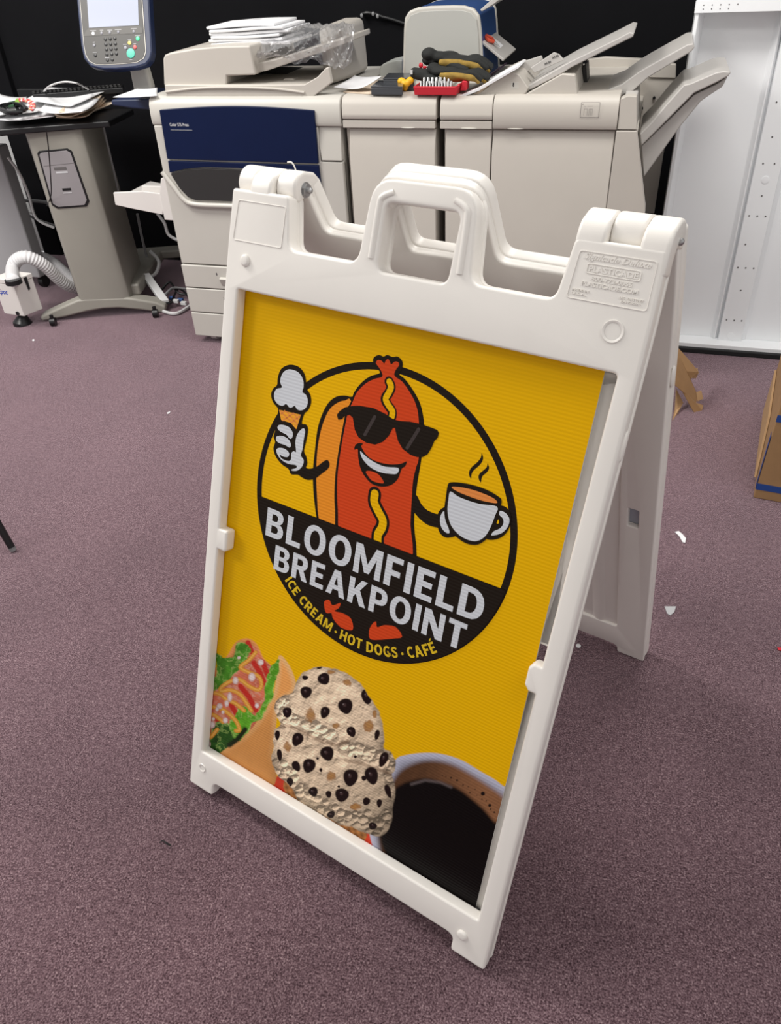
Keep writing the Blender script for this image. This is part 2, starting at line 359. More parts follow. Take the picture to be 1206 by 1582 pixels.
def build_frame(pl, tagname, VH=VH):
    I = pl.M
    hole = roundpoly([(.269, .997), (.377, .997), (.381, 1.084), (.269, 1.084)], .013, 5)
    parts = []
    dimples = []
    out = frame_outline()
    # front layer with the sign opening, rear layer with a smaller one
    tab = [(.026, .085), (.612, .085), (.6135, .494), (.6125, .495), (.603, .495), (.596, .503), (.596, .530), (.602, .538), (.6135, .538), (.617, .934), (.026, .934),
           (.026, .541), (.043, .541), (.045, .538), (.045, .508), (.042, .503), (.026, .503)]
    op = roundpoly(tab, [.003, .004, 0, .001, .004, .005, .006, .005, .001, .006, .004, .001, .003, .003, .004, .004, .001], 4)
    a = plate('l1', [out, op, hole], .0215, .0042, M['sign'], None, I, 0.0, 3)
    slot = rect(.594, .611, .491, .557, .002); slot2 = rect(.029, .047, .497, .548, .002)
    c = plate('l2', [out, rect(.062, .578, .115, .915, .006), hole, slot, slot2], TH-.0262, .003, M['sign'], None, I, -.0262, 2)
    d = plate('l3', [rect(.0005, .6395, .032, 1.0, .002), slot, slot2], .0058, .0004, M['sign'], None, I, -.0208+0, 1)
    parts += [a, c]
    # tie the layers round the border
    ring = plate('l4', [roundpoly([(.0012, .0015), (.0585, .0015), (.0585, .0315), (.5815, .0315), (.5815, .0015), (.6388, .0015), (.639, .93), (.6387, 1.0), (.6365, 1.073), (.534, 1.073), (.524, 1.0015), (.4085, 1.0015), (.3985, 1.1105), (.2475, 1.1105), (.2375, 1.0015), (.116, 1.0015), (.1065, 1.073), (.0035, 1.073), (.0015, 1.0), (.001, .93)],
                                      [.004, .005, .013, .013, .005, .004, 0, 0, .004, .008, .016, .018, .033, .033, .018, .016, .008, .004, 0, 0], 5),
                          rect(.014, .622, .050, .945, .004), [(p[0]*1.0, p[1]) for p in roundpoly([(.2675, .9955), (.3785, .9955), (.3825, 1.0855), (.2675, 1.0855)], .013, 5)]], .012, .0004, M['sign'], None, I, -.0175, 1)
    parts.append(ring)
    bpl = plate('l5', [rect(.055, .585, .10, .925, .002)], .0030, .0004, M['sign'], None, I, -.0268, 1); parts.append(bpl)
    bpl2 = plate('l6', [rect(.014, .622, .05, .945, .002), slot, slot2], .0012, .0003, M['sign'], None, I, -.0262, 1); parts.append(bpl2)
    bpy.data.objects.remove(d)
    # raised rim round the handle grip
    for (x, sgn) in ((.2575, 1), (.3925, -1)):
        path = [Vector((x, 1.012, -.002)), Vector((x+.002*sgn, 1.075, -.002)), Vector((x+.006*sgn, 1.089, -.002)), Vector((x+.022*sgn, 1.0965, -.003))]
        mb = MB(); mb.tube([I @ p for p in catmull(path, 5)], .0052, 10); parts.append(mb.build('k', M['sign']))
    # inner ribs and wells that show on the back of the leaf
    mb = MB()
    mb.prism([I @ Vector(p) for p in ((.088, .115, -.0295), (.099, .115, -.0345), (.106, .115, -.0345), (.117, .115, -.0295))], I.to_3x3() @ Vector((0, .80, 0)))
    mb.prism([I @ Vector(p) for p in ((.523, .115, -.0295), (.534, .115, -.0345), (.541, .115, -.0345), (.552, .115, -.0295))], I.to_3x3() @ Vector((0, .80, 0)))
    parts.append(mb.build('k', M['sign'], bevel=0))
    for uu in (.16, .48):
        for v0 in (.15, .42, .69):
            w = plate('w', [rect(uu-.022, uu+.022, v0, v0+.21, .016), rect(uu-.015, uu+.015, v0+.007, v0+.203, .011)], .004, .0012, M['sign'], None, I, -.0288, 2); parts.append(w)
            for k in (1, 2):
                w = plate('w', [rect(uu-.015, uu+.015, v0+.07*k-.002, v0+.07*k+.002, .001)], .003, .0008, M['sign'], None, I, -.0288, 1); parts.append(w)
    # barrels: this leaf carries the middle barrel of one shoulder and the outer two of the other
    parts.append(knuckle(I, .0345, .0728, True, VH))
    parts.append(knuckle(I, .5315, .5668, True, VH)); parts.append(knuckle(I, .6062, .6395, True, VH))
    # studs and dimples in the corners
    for (uu, vv, up) in ((.038, .977, 1), (.594, .042, 1)):
        mb = MB(); rr = .0088
        mb.tube([I @ Vector((uu, vv, -.002)), I @ Vector((uu, vv, .0015)), I @ Vector((uu, vv, .0035)), I @ Vector((uu, vv, .0040))], [rr, rr, rr-.0018, rr-.0035], 20); parts.append(mb.build('k', M['sign']))
    for (uu, vv, rr) in ((.600, .980, .0125), (.031, .050, .0078)):
        mb = MB(); n = 28; prof = [(rr+.0010, .0002), (rr+.0002, .0016), (rr-.0012, .0013), (rr-.0026, .0004)]
        rings = [[mb.b.verts.new(I @ Vector((uu+q*math.cos(2*PI*k/n), vv+q*math.sin(2*PI*k/n), z))) for k in range(n)] for q, z in prof]
        for i in range(len(rings)-1):
            for k in range(n): mb.face([rings[i][k], rings[i][(k+1) % n], rings[i+1][(k+1) % n], rings[i+1][k]])
        parts.append(mb.build('k', M['sign']))
    # oval bosses on the two edges
    for uu, sg in ((.640, 1), (0.0, -1)):
        mb = MB()
        for k in range(1):
            c = I @ Vector((uu+.0005*sg, .850, -.018)); R3 = I.to_3x3()
            mb.ell(c, (.0028, .020, .0075), R3, 16, 10)
        parts.append(mb.build('k', M['sign']))
    fr = join(tagname, parts, sign)
    inv = wm(sign).inverted()
    fr.data.transform(Matrix.Identity(4))
    # the parts above were built as top-level objects whose origin was moved: undone in to_world()
    return fr
# plates / barrels built top-level get a shifted origin; join() needs world coordinates, so bake it
_old_join = join
def join(name, objs, parent):
    inv = wm(parent).inverted()
    for o in objs:
        o.data.transform(inv @ wm(o)); o.location = (0, 0, 0)
    return _old_join(name, objs, parent)
ff = build_frame(FR, 'front_panel_frame'); ff['label'] = 'white frame leaf carrying the yellow print'
bf = build_frame(BK, 'rear_panel_frame', VH+zfoot/math.cos(SB)); bf['label'] = 'plain white rear leaf behind the print'
# hinge bolts
for (uu, L) in ((.1095, 1), (.6335, -1)):
    b = MB(); p = FR.P(uu, VH, -TH); ex = FR.ex
    b.tube([p-ex*.030, p+ex*.0085], .0042, 12)
    b.tube([p-ex*.001, p+ex*.0035], .0088, 6); b.tube([p-ex*.002, p-ex*.0005], .0108, 20)
    b.tube([p+ex*.0085, p+ex*.0105], [.0042, .002], 12)
    b.build('hinge_bolt', M['steel'], sign, smooth=30, label='silver bolt and nut in the hinge')
# moulded label plates
for (a0, a1, c0, c1, pl) in ((.012, .106, 1.003, 1.0655, FR), (.535, .632, 1.006, 1.069, FR), ):
    pass
def border(pl, pts, r, h, name, wdt=.0011):
    lo = roundpoly(pts, r, 4); cx_ = sum(p[0] for p in pts)/4; cy_ = sum(p[1] for p in pts)/4
    W = max(p[0] for p in pts)-min(p[0] for p in pts); H = max(p[1] for p in pts)-min(p[1] for p in pts)
    li = [Vector((cx_+(p[0]-cx_)*(1-2*wdt/W), cy_+(p[1]-cy_)*(1-2*wdt/H))) for p in lo]
    return plate(name, [lo, li], h+.0005, .0004, M['sign'], sign, pl.M, h, 1)
border(FR, [(.010, 1.003), (.104, 1.003), (.106, 1.0655-.006), (.016, 1.0655-.006)], .004, .0009, 'blank_label_border')
border(FR, [(.536, 1.0075), (.632, 1.0075), (.631, 1.0615), (.5405, 1.0615)], .004, .0009, 'maker_label_border')
border(FR, [(.553, 1.0375), (.6165, 1.0375), (.6165, 1.0490), (.553, 1.0490)], .0025, .0009, 'name_plate_border')
def emboss(st, u0, v0, wd, ht, off, shear, name):
    vs, fs, bb = text_mesh(st, off, shear, .02)
    sx = wd/(bb[2]-bb[0]); sy = ht/(bb[3]-bb[1])
    me = bpy.data.meshes.new(name); me.from_pydata([FR.P(u0+(v[0]-bb[0])*sx, v0+(v[1]-bb[1])*sy, .0003+v[2]*.028) for v in vs], [], fs)
    o = finish(name, me, [M['sign']], sign, 30); return o
emboss('Signicade Deluxe', .547, 1.0508, .078, .0092, .02, .35, 'embossed_lettering')
emboss('PLASTICADE', .556, 1.0398, .0575, .0068, .03, 0, 'embossed_lettering')
emboss('800-772-0055', .561, 1.0305, .048, .0050, .02, 0, 'embossed_lettering')
emboss('PLASTICADE.COM', .551, 1.0238, .066, .0050, .02, 0, 'embossed_lettering')
emboss('MADE IN', .5415, 1.0165, .020, .0028, .01, 0, 'embossed_lettering'); emboss('U.S.A.', .5415, 1.0125, .018, .0028, .01, 0, 'embossed_lettering')
emboss('U.S. PATENT', .598, 1.0165, .028, .0028, .01, 0, 'embossed_lettering'); emboss('D473,890', .601, 1.0125, .022, .0028, .01, 0, 'embossed_lettering')
# flash left on the plastic (thin curled threads) and a scuff
b = MB(); p = FR.P(.088, VH+.0215, -TH); e = FR.ex; u_ = Vector((0, 0, 1))
b.tube(catmull([p, p+u_*.008-e*.002, p+u_*.013-e*.007, p+u_*.0125-e*.014], 5), [.0011]*16, 6); b.build('plastic_burr', M['sign'], sign)
b = MB(); p = FR.P(.262, 1.098, -.010)
b.tube(catmull([p, p+u_*.008-e*.001, p+u_*.014-e*.0025], 5), .0006, 6); b.build('plastic_burr', M['sign'], sign)

# ------------------------------------------------------------------ printed insert
def pm():
    m = bpy.data.materials.new('printed_corrugated_sheet'); m.use_nodes = True; nt = m.node_tree; b = nt.nodes['Principled BSDF']; N = nt.nodes.new; L = nt.links.new
    at = N('ShaderNodeAttribute'); at.attribute_name = 'print'
    tc = N('ShaderNodeTexCoord'); wv = N('ShaderNodeTexWave'); wv.wave_type = 'BANDS'; wv.bands_direction = 'Y'; wv.inputs['Scale'].default_value = 1/.0052/ (20/(2*PI)) *1.0
    wv.inputs['Distortion'].default_value = .0
    mp = N('ShaderNodeMapping'); L(tc.outputs['Object'], mp.inputs[0]); L(mp.outputs[0], wv.inputs['Vector'])
    bp = N('ShaderNodeBump'); bp.inputs['Strength'].default_value = .16; bp.inputs['Distance'].default_value = .0012; L(wv.outputs['Fac'], bp.inputs['Height']); L(bp.outputs[0], b.inputs['Normal'])
    r = N('ShaderNodeMapRange'); r.inputs[3].default_value = .95; r.inputs[4].default_value = 1.0; L(wv.outputs['Fac'], r.inputs[0])
    sc = N('ShaderNodeVectorMath'); sc.operation = 'SCALE'; L(at.outputs['Color'], sc.inputs[0]); L(r.outputs[0], sc.inputs['Scale']); L(sc.outputs[0], b.inputs['Base Color'])
    b.inputs['Roughness'].default_value = .34; b.inputs['Specular IOR Level'].default_value = .10
    return m
M['print'] = pm()
YEL = (.80, .44, .0); BLK = (.014, .009, .006); WHT = (.62, .64, .68); RED = (.62, .058, .012); ORG = (.80, .27, .02); GRY = (.055, .042, .04); CRM = (.75, .25, .06)
class Art:
    def __init__(s): s.v = []; s.f = []; s.c = []
    def poly(s, pts, col, lvl):
        pts = [Vector((p[0], p[1], 0)) for p in pts]
        tri = tessellate_polygon([pts]); k = len(s.v); z = SINS+lvl*.00010
        s.v += [(p.x, p.y, z) for p in pts]; s.c += [col]*len(pts)
        for t in tri:
            a, b_, c_ = (pts[i] for i in t)
            if (b_-a).cross(c_-a).z < 0: t = (t[0], t[2], t[1])
            s.f.append(tuple(k+i for i in t))
    def mpoly(s, loops, col, lvl):
        tri = tessellate_polygon([[Vector((p[0], p[1], 0)) for p in lp] for lp in loops]); fl = [p for lp in loops for p in lp]; k = len(s.v); z = SINS+lvl*.00010
        s.v += [(p[0], p[1], z) for p in fl]; s.c += [col]*len(fl)
        for t in tri:
            a, b_, c_ = (Vector(fl[i]) for i in t)
            cr = (b_.x-a.x)*(c_.y-a.y)-(b_.y-a.y)*(c_.x-a.x)
            if abs(cr) < 1e-14: continue
            s.f.append(tuple(k+i for i in (t if cr > 0 else (t[0], t[2], t[1]))))
    def stroke(s, pts, w, col, lvl, caps=True):
        pts = [Vector((p[0], p[1])) for p in pts]; n = len(pts); L_ = []; R_ = []
        for i in range(n):
            t = (pts[min(i+1, n-1)]-pts[max(i-1, 0)]).normalized(); q = Vector((-t.y, t.x)); ww = w[i] if isinstance(w, (list, tuple)) else w
            L_.append(pts[i]+q*ww/2); R_.append(pts[i]-q*ww/2)
        k = len(s.v); z = SINS+lvl*.00010
        s.v += [(p.x, p.y, z) for p in L_+R_]; s.c += [col]*(2*n)
        for i in range(n-1): s.f.append((k+n+i, k+n+i+1, k+i+1, k+i))
        if caps:
            for i in (0, n-1):
                ww = w[i] if isinstance(w, (list, tuple)) else w
                s.poly([(pts[i].x+ww/2*math.cos(2*PI*j/14), pts[i].y+ww/2*math.sin(2*PI*j/14)) for j in range(14)], col, lvl+.15)
    def text(s, st, o, ex, ey, col, lvl, off=.03):
        vs, fs, bb = text_mesh(st, off); k = len(s.v); z = SINS+lvl*.00010
        for v in vs:
            a = (v[0]-bb[0])/(bb[2]-bb[0]); c_ = (v[1]-bb[1])/(bb[3]-bb[1])
            s.v.append((o[0]+ex[0]*a+ey[0]*c_, o[1]+ex[1]*a+ey[1]*c_, z)); s.c.append(col)
        s.f += [tuple(k+i for i in f) for f in fs]

def bow(x0, ya, yb, w, n=9, k=2.3):
    """right-bulging bowl from (x0, ya) up to (x0, yb) reaching x = w"""
    o = []; cy_ = (ya+yb)/2; ry = (yb-ya)/2
    for i in range(n+1):
        t = -PI/2+PI*i/n; c = math.cos(t); s_ = math.sin(t)
        o.append((x0+(w-x0)*abs(c)**(2/k), cy_+ry*math.copysign(abs(s_)**(2/k), s_)))
    return o
def oval(w, x0=0, y0=0, x1=None, y1=1, n=28, k=2.15):
    x1 = w if x1 is None else x1; cx_, cy_ = (x0+x1)/2, (y0+y1)/2
    return [(cx_+(x1-x0)/2*math.copysign(abs(math.cos(2*PI*i/n))**(2/k), math.cos(2*PI*i/n)), cy_+(y1-y0)/2*math.copysign(abs(math.sin(2*PI*i/n))**(2/k), math.sin(2*PI*i/n))) for i in range(n)]
def cstroke(pts, w):
    p = [Vector(q) for q in pts]; n = len(p); l = []; r = []
    for i in range(n):
        t = (p[min(i+1, n-1)]-p[max(i-1, 0)]).normalized(); q = Vector((-t.y, t.x))*w/2; l.append(p[i]+q); r.append(p[i]-q)
    return [(v.x, v.y) for v in l+r[::-1]]
V_, H_ = .255, .185
def glyph(c):
    v, h = V_, H_
    if c == 'I': return v, [[[(0, 0), (v, 0), (v, 1), (0, 1)]]]
    if c == 'L': return .66, [[[(0, 0), (.66, 0), (.66, h), (v, h), (v, 1), (0, 1)]]]
    if c in 'E\u00c9':
        r = [[[(0, 0), (.68, 0), (.68, h), (v, h), (v, .42), (.61, .42), (.61, .42+h), (v, .42+h), (v, 1-h), (.67, 1-h), (.67, 1), (0, 1)]]]
        if c != 'E': r.append([[(.27, 1.08), (.44, 1.08), (.68, 1.30), (.42, 1.30)]])
        return .68, r
    if c == 'F': return .66, [[[(0, 0), (v, 0), (v, .37), (.60, .37), (.60, .37+h), (v, .37+h), (v, 1-h), (.66, 1-h), (.66, 1), (0, 1)]]]
    if c == 'T': return .76, [[[(.38-v/2, 0), (.38+v/2, 0), (.38+v/2, 1-h), (.76, 1-h), (.76, 1), (0, 1), (0, 1-h), (.38-v/2, 1-h)]]]
    if c == 'H': return .86, [[[(0, 0), (v, 0), (v, .41), (.86-v, .41), (.86-v, 0), (.86, 0), (.86, 1), (.86-v, 1), (.86-v, .41+h), (v, .41+h), (v, 1), (0, 1)]]]
    if c == 'O': return .96, [[oval(.96, 0, -.015, .96, 1.015), oval(0, v+.005, .165, .96-v-.005, .835)]]
    if c == 'D': return .88, [[[(0, 0)]+bow(.34, 0, 1, .88)+[(0, 1)], [(v, h)]+bow(.36, h, 1-h, .88-v-.005)+[(v, 1-h)]]]
    if c == 'P': return .80, [[[(0, 0), (v, 0), (v, .35)]+bow(.42, .35, 1, .80)+[(0, 1)], [(v, .53)]+bow(.40, .53, .82, .55)+[(v, .82)]]]
    if c == 'R': return .84, [[[(0, 0), (v, 0), (v, .38), (.36, .38), (.56, 0), (.85, 0), (.60, .43)]+bow(.44, .41, 1, .80)[1:]+[(0, 1)], [(v, .56)]+bow(.40, .56, .82, .55)+[(v, .82)]]]
    if c == 'B': return .82, [[[(0, 0)]+bow(.44, 0, .56, .82)[:-1]+bow(.42, .50, 1, .775)[1:]+[(0, 1)], [(v, .17)]+bow(.42, .17, .43, .57)+[(v, .43)], [(v, .59)]+bow(.40, .59, .83, .53)+[(v, .83)]]]
    if c == 'A': return .94, [[[(0, 0), (.26, 0), (.33, .23), (.61, .23), (.68, 0), (.945, 0), (.63, 1), (.32, 1)], [(.375, .41), (.47, .76), (.565, .41)]]]
    if c == 'K': return .88, [[[(0, 0), (v, 0), (v, .27), (.37, .42), (.60, 0), (.89, 0), (.54, .60), (.85, 1), (.57, 1), (v, .57), (v, 1), (0, 1)]]]
    if c == 'N': return .90, [[[(0, 0), (.24, 0), (.225, .62), (.62, 0), (.90, 0), (.90, 1), (.66, 1), (.675, .40), (.28, 1), (0, 1)]]]
    if c == 'M': return 1.12, [[[(0, 0), (.235, 0), (.215, .66), (.46, .10), (.66, .10), (.905, .66), (.885, 0), (1.12, 0), (1.12, 1), (.84, 1), (.56, .40), (.28, 1), (0, 1)]]]
    if c == 'C': return .80, [[cstroke([(.5-.37*math.cos(math.radians(a))*1.0+.0, .5+.41*math.sin(math.radians(a))) for a in range(130, -131, -13)], .215)]]
    if c == 'G': return .86, [[cstroke([(.5-.375*math.cos(math.radians(a)), .5+.41*math.sin(math.radians(a))) for a in range(130, -141, -13)], .215)], [[(.50, .38), (.88, .38), (.88, .14), (.66, .14), (.66, .54-.0), (.50, .54)]]]
    if c == 'S': return .72, [[cstroke(so([(.66, .80), (.52, .895), (.34, .895), (.15, .80), (.14, .65), (.30, .55), (.48, .46), (.62, .35), (.60, .18), (.42, .09), (.24, .10), (.05, .22)], 4), .20)]]
    return .3, []
def aword(A, word, u0, v0, width, ht, col, lvl, sp=.16):
    tot = sum(glyph(c)[0] for c in word)+sp*(len(word)-1); k = width/tot; x = 0
    for c in word:
        w, polys = glyph(c)
        for loops in polys: A.mpoly([[(u0+(x+p[0])*k, v0+p[1]*ht) for p in lp] for lp in loops], col, lvl)
        x += w+sp
A = Art()
def T1(l): return [FR.at(380+x/4.307, 520+y/4.307, SINS) for x, y in l]
def T2(l): return [FR.at(600+x/4.945, 560+y/4.945, SINS) for x, y in l]
def T3(l): return [FR.at(380+x/2.805, 740+y/2.805, SINS) for x, y in l]
def sm(l, n=4): return [(p.x, p.y) for p in catmull([Vector((*p, 0)) for p in l], n, True)]
def so(l, n=6): return [(p.x, p.y) for p in catmull([Vector((*p, 0)) for p in l], n, False)]
CU, CV, CR = .3100, .6480, .2292
def circ(r, a0=0, a1=360, n=120): return [(CU+r*math.cos(math.radians(a0+(a1-a0)*i/n)), CV+r*math.sin(math.radians(a0+(a1-a0)*i/n))) for i in range(n+1)]
A.poly(circ(CR)[:-1], BLK, 1); RI = CR-.0105; A.poly(circ(RI)[:-1], YEL, 2)
vb1 = T1([(90, 1055)])[0][1]; vb2 = T3([(1105, 475)])[0][1]; vband = (vb1+vb2)/2
mz = 1/4.307/880
# bun, sausage
A.poly(sm(T1([(470, 1215), (450, 1050), (445, 900), (458, 760), (475, 620), (505, 520), (545, 445), (590, 405), (640, 392), (690, 400), (720, 430), (760, 700), (760, 1300), (600, 1330), (480, 1260)])), BLK, 3)
A.poly(sm(T1([(490, 1230), (472, 1050), (468, 900), (475, 760), (495, 640), (525, 545), (560, 480), (610, 440), (660, 425), (700, 435), (720, 700), (700, 1310), (560, 1290)])), ORG, 4)
A.poly(sm(T1([(700, 430), (720, 370), (770, 305), (830, 262), (890, 242), (868, 205), (846, 168), (852, 138), (885, 122), (915, 133), (940, 122), (975, 135), (1010, 133), (1040, 165), (1040, 210), (1020, 250), (1060, 285), (1120, 370), (1160, 450), (1180, 540), (1182, 600), (1168, 800), (1142, 960), (1125, 1100), (1118, 1250), (1120, 1500), (900, 1440), (625, 1330), (592, 1150), (592, 950), (616, 760), (652, 560), (668, 490)])), BLK, 5)
A.poly(sm(T1([(708, 440), (740, 370), (800, 310), (860, 280), (905, 268), (905, 240), (885, 205), (865, 175), (880, 155), (905, 163), (920, 180), (930, 160), (945, 150), (957, 165), (967, 185), (990, 167), (1013, 170), (1018, 192), (995, 225), (990, 262), (1040, 300), (1090, 370), (1130, 450), (1150, 560), (1150, 800), (1132, 870), (1112, 960), (1102, 1100), (1095, 1250), (1094, 1480), (860, 1420), (640, 1330), (612, 1150), (608, 950), (632, 750), (665, 570), (680, 500)])), RED, 6)
# mustard
A.stroke(so(T1([(952, 300), (966, 335), (950, 375), (926, 415), (945, 455), (972, 495), (972, 530)])), .0150, BLK, 7)
A.stroke(so(T1([(954, 300), (966, 335), (950, 375), (930, 415), (948, 455), (974, 495), (972, 530)])), .0095, YEL, 8)
A.stroke(so(T1([(858, 1046), (854, 1100), (880, 1160), (910, 1220), (905, 1270), (878, 1320), (878, 1400)])), .0225, BLK, 7)
A.stroke(so(T1([(858, 1046), (854, 1100), (880, 1160), (910, 1220), (905, 1270), (878, 1320), (878, 1400)])), .0135, YEL, 8)
# glasses
gl = T1([(606, 520), (625, 495), (660, 470), (710, 460), (760, 460), (850, 475), (930, 515), (985, 552), (1030, 562), (1090, 565), (1200, 590)])
gl += T2([(270, 478), (330, 497), (375, 515), (386, 540), (376, 575), (352, 598), (330, 650), (300, 700), (262, 722), (220, 722), (170, 705), (110, 660), (75, 600), (60, 540), (52, 505)])
gl += T1([(993, 606), (978, 608), (950, 660), (910, 700), (860, 718), (800, 705), (750, 670), (725, 620), (712, 540), (690, 520), (655, 530), (640, 548), (615, 553)])
A.poly(gl, BLK, 9)
for a, c in (((858, 534), (792, 652)), ((1150, 616), (1073, 740))): A.stroke(T1([a, c]), .0052, GRY, 10)
# mouth
A.poly(sm(T1([(722, 752), (728, 722), (752, 708), (779, 713), (768, 730), (800, 785), (850, 822), (910, 842), (970, 850), (1030, 846), (1069, 830), (1060, 862), (1036, 880), (1012, 945), (965, 988), (900, 998), (840, 980), (795, 935), (762, 875), (747, 800), (744, 748)]), 3), BLK, 7)
A.poly(sm(T1([(763, 762), (800, 798), (860, 838), (930, 866), (1014, 873), (1004, 912), (950, 912), (890, 900), (830, 870), (785, 825), (766, 790)]), 3), WHT, 8)
A.poly(sm(T1([(798, 897), (835, 895), (880, 915), (905, 945), (918, 974), (880, 972), (840, 958), (815, 930)]), 3), RED, 8)
# arms
A.poly(sm(T2([(150, 1000), (212, 1010), (250, 1080), (300, 1130), (370, 1158), (400, 1160), (400, 1258), (370, 1260), (300, 1240), (240, 1195), (196, 1145), (150, 1100)]), 3), BLK, 4.5)
# ice cream + hand outline
A.poly(sm(T1([(215, 480), (180, 435), (168, 385), (182, 345), (208, 322), (212, 275), (235, 215), (290, 187), (350, 200), (388, 245), (400, 300), (403, 345), (428, 385), (434, 440), (415, 488), (388, 515), (372, 578), (400, 585), (414, 620), (400, 700), (386, 760), (402, 800), (408, 845), (400, 872), (430, 878), (470, 865), (520, 828), (545, 822), (557, 850), (545, 880), (500, 915), (460, 945), (410, 953), (370, 935), (345, 918), (300, 915), (283, 880), (240, 850), (200, 800), (183, 745), (195, 700), (184, 665), (195, 625), (203, 575), (222, 555), (212, 515)]), 3), BLK, 6)
A.poly(sm(T1([(300, 218), (350, 238), (380, 285), (384, 335), (376, 368), (400, 388), (413, 430), (400, 472), (370, 491), (342, 484), (325, 460), (305, 472), (288, 470), (268, 448), (245, 460), (215, 450), (192, 420), (188, 382), (205, 348), (240, 338), (229, 300), (240, 252), (265, 225)]), 3), WHT, 7)
A.poly(T1([(222, 487), (366, 520), (338, 612), (335, 616), (300, 575), (235, 555)]), (.85, .36, .03), 7)
for a, c in (((232, 515), (262, 492)), ((245, 560), (318, 508)), ((300, 575), (362, 525)), ((228, 492), (300, 570)), ((270, 498), (345, 588)), ((318, 508), (352, 560))): A.stroke(T1([a, c]), .0022, CRM, 8, False)
for pts in ([(218, 590), (250, 588), (290, 605), (312, 640), (308, 672), (292, 678), (270, 652), (232, 632), (212, 612)],
            [(205, 665), (240, 660), (280, 680), (300, 715), (292, 738), (262, 722), (222, 708), (203, 690)],
            [(380, 610), (394, 630), (384, 690), (378, 745), (366, 790), (385, 822), (375, 862), (345, 890), (310, 892), (303, 884), (335, 874), (333, 855), (280, 845), (232, 815), (205, 770), (208, 745), (235, 740), (265, 750), (288, 775), (280, 800), (250, 798), (225, 785), (240, 812), (285, 828), (302, 812), (302, 778), (318, 762), (334, 765), (330, 700), (345, 645)]):
    A.poly(sm(T1(pts), 3), WHT, 7)
# cup, hand and handle
A.poly(sm(T2([(375, 1190), (385, 1140), (420, 1108), (460, 1108), (520, 1300), (470, 1335), (425, 1330), (392, 1298), (377, 1250)]), 3), BLK, 9)
A.poly(sm(T2([(428, 1138), (402, 1165), (395, 1210), (408, 1262), (440, 1298), (468, 1298), (450, 1230)]), 3), WHT, 10)
A.poly(sm(T2([(850, 1098), (885, 1098), (918, 1125), (937, 1175), (932, 1235), (905, 1295), (860, 1335), (800, 1353), (740, 1340), (700, 1250), (800, 1150)]), 3), BLK, 9)
A.poly(sm(T2([(852, 1132), (890, 1145), (920, 1180), (924, 1220), (905, 1265), (860, 1305), (788, 1320), (806, 1288), (850, 1268), (878, 1232), (876, 1192), (848, 1162)]), 3), WHT, 10)
A.poly(sm(T2([(838, 1200), (846, 1210), (842, 1228), (828, 1228)]), 3), YEL, 10)
A.poly(sm(T2([(455, 935), (480, 915), (560, 918), (680, 945), (780, 985), (850, 1030), (866, 1060), (852, 1130), (830, 1200), (800, 1270), (760, 1335), (715, 1375), (665, 1392), (600, 1382), (540, 1347), (480, 1290), (440, 1215), (428, 1130), (440, 1030)]), 3), BLK, 11)
A.poly(sm(T2([(474, 985), (530, 1020), (600, 1050), (700, 1080), (832, 1100), (815, 1170), (785, 1250), (745, 1320), (695, 1357), (640, 1362), (570, 1335), (510, 1285), (470, 1220), (453, 1130), (460, 1050)]), 3), WHT, 12)
A.poly(sm(T2([(484, 950), (540, 950), (640, 970), (740, 1005), (810, 1040), (834, 1070), (790, 1070), (700, 1050), (600, 1015), (520, 980)]), 3), CRM, 12)
A.poly(sm(T2([(712, 692), (723, 735), (700, 780), (650, 825), (634, 855), (630, 888), (614, 850), (630, 805), (680, 760), (706, 725)]), 3), BLK, 3)
A.poly(sm(T2([(757, 770), (768, 808), (750, 840), (715, 872), (705, 917), (688, 882), (695, 850), (735, 815), (752, 795)]), 3), BLK, 3)
# black lower band with the lettering
da = math.degrees(math.asin((vband-CV)/(CR-.002)))
A.poly(circ(CR-.002, 180-da, 360+da, 80), BLK, 13)
aword(A, 'BLOOMFIELD', .1095, .5530, .3995, .0490, WHT, 14, .155)
aword(A, 'BREAKPOINT', .1335, .5000, .3570, .0435, WHT, 14, .155)
A.poly(sm(T3([(340, 532), (362, 523), (374, 545), (390, 543), (411, 536), (404, 558), (385, 571), (420, 580), (455, 602), (466, 640), (455, 655), (410, 640), (378, 602), (372, 580), (348, 578)]), 3), RED, 14)
A.poly(sm(T3([(538, 690), (535, 655), (548, 628), (565, 616), (570, 641), (600, 632), (650, 640), (678, 682), (640, 690), (570, 696)]), 3), RED, 14)
arc = 'ICE CREAM \u00b7 HOT DOGS \u00b7 CAF\u00c9'
adv = {' ': .42, '\u00b7': .30, 'I': .38, 'M': 1.2, 'E': .80, '\u00c9': .80, 'F': .78, 'T': .82, 'O': 1.0, 'G': .98, 'D': 1.0, 'H': 1.0, 'C': .86, 'R': .92, 'A': .98, 'S': .86}
adv = {c: (.42 if c == ' ' else .26 if c == '\u00b7' else glyph(c)[0]+.17) for c in arc}; tot = sum(adv[c] for c in arc); KW = math.radians(84.4)*.2195/tot*.985; a0, a1 = -133.6, -49.2; t = 0; RB = .2195; HH = .0178
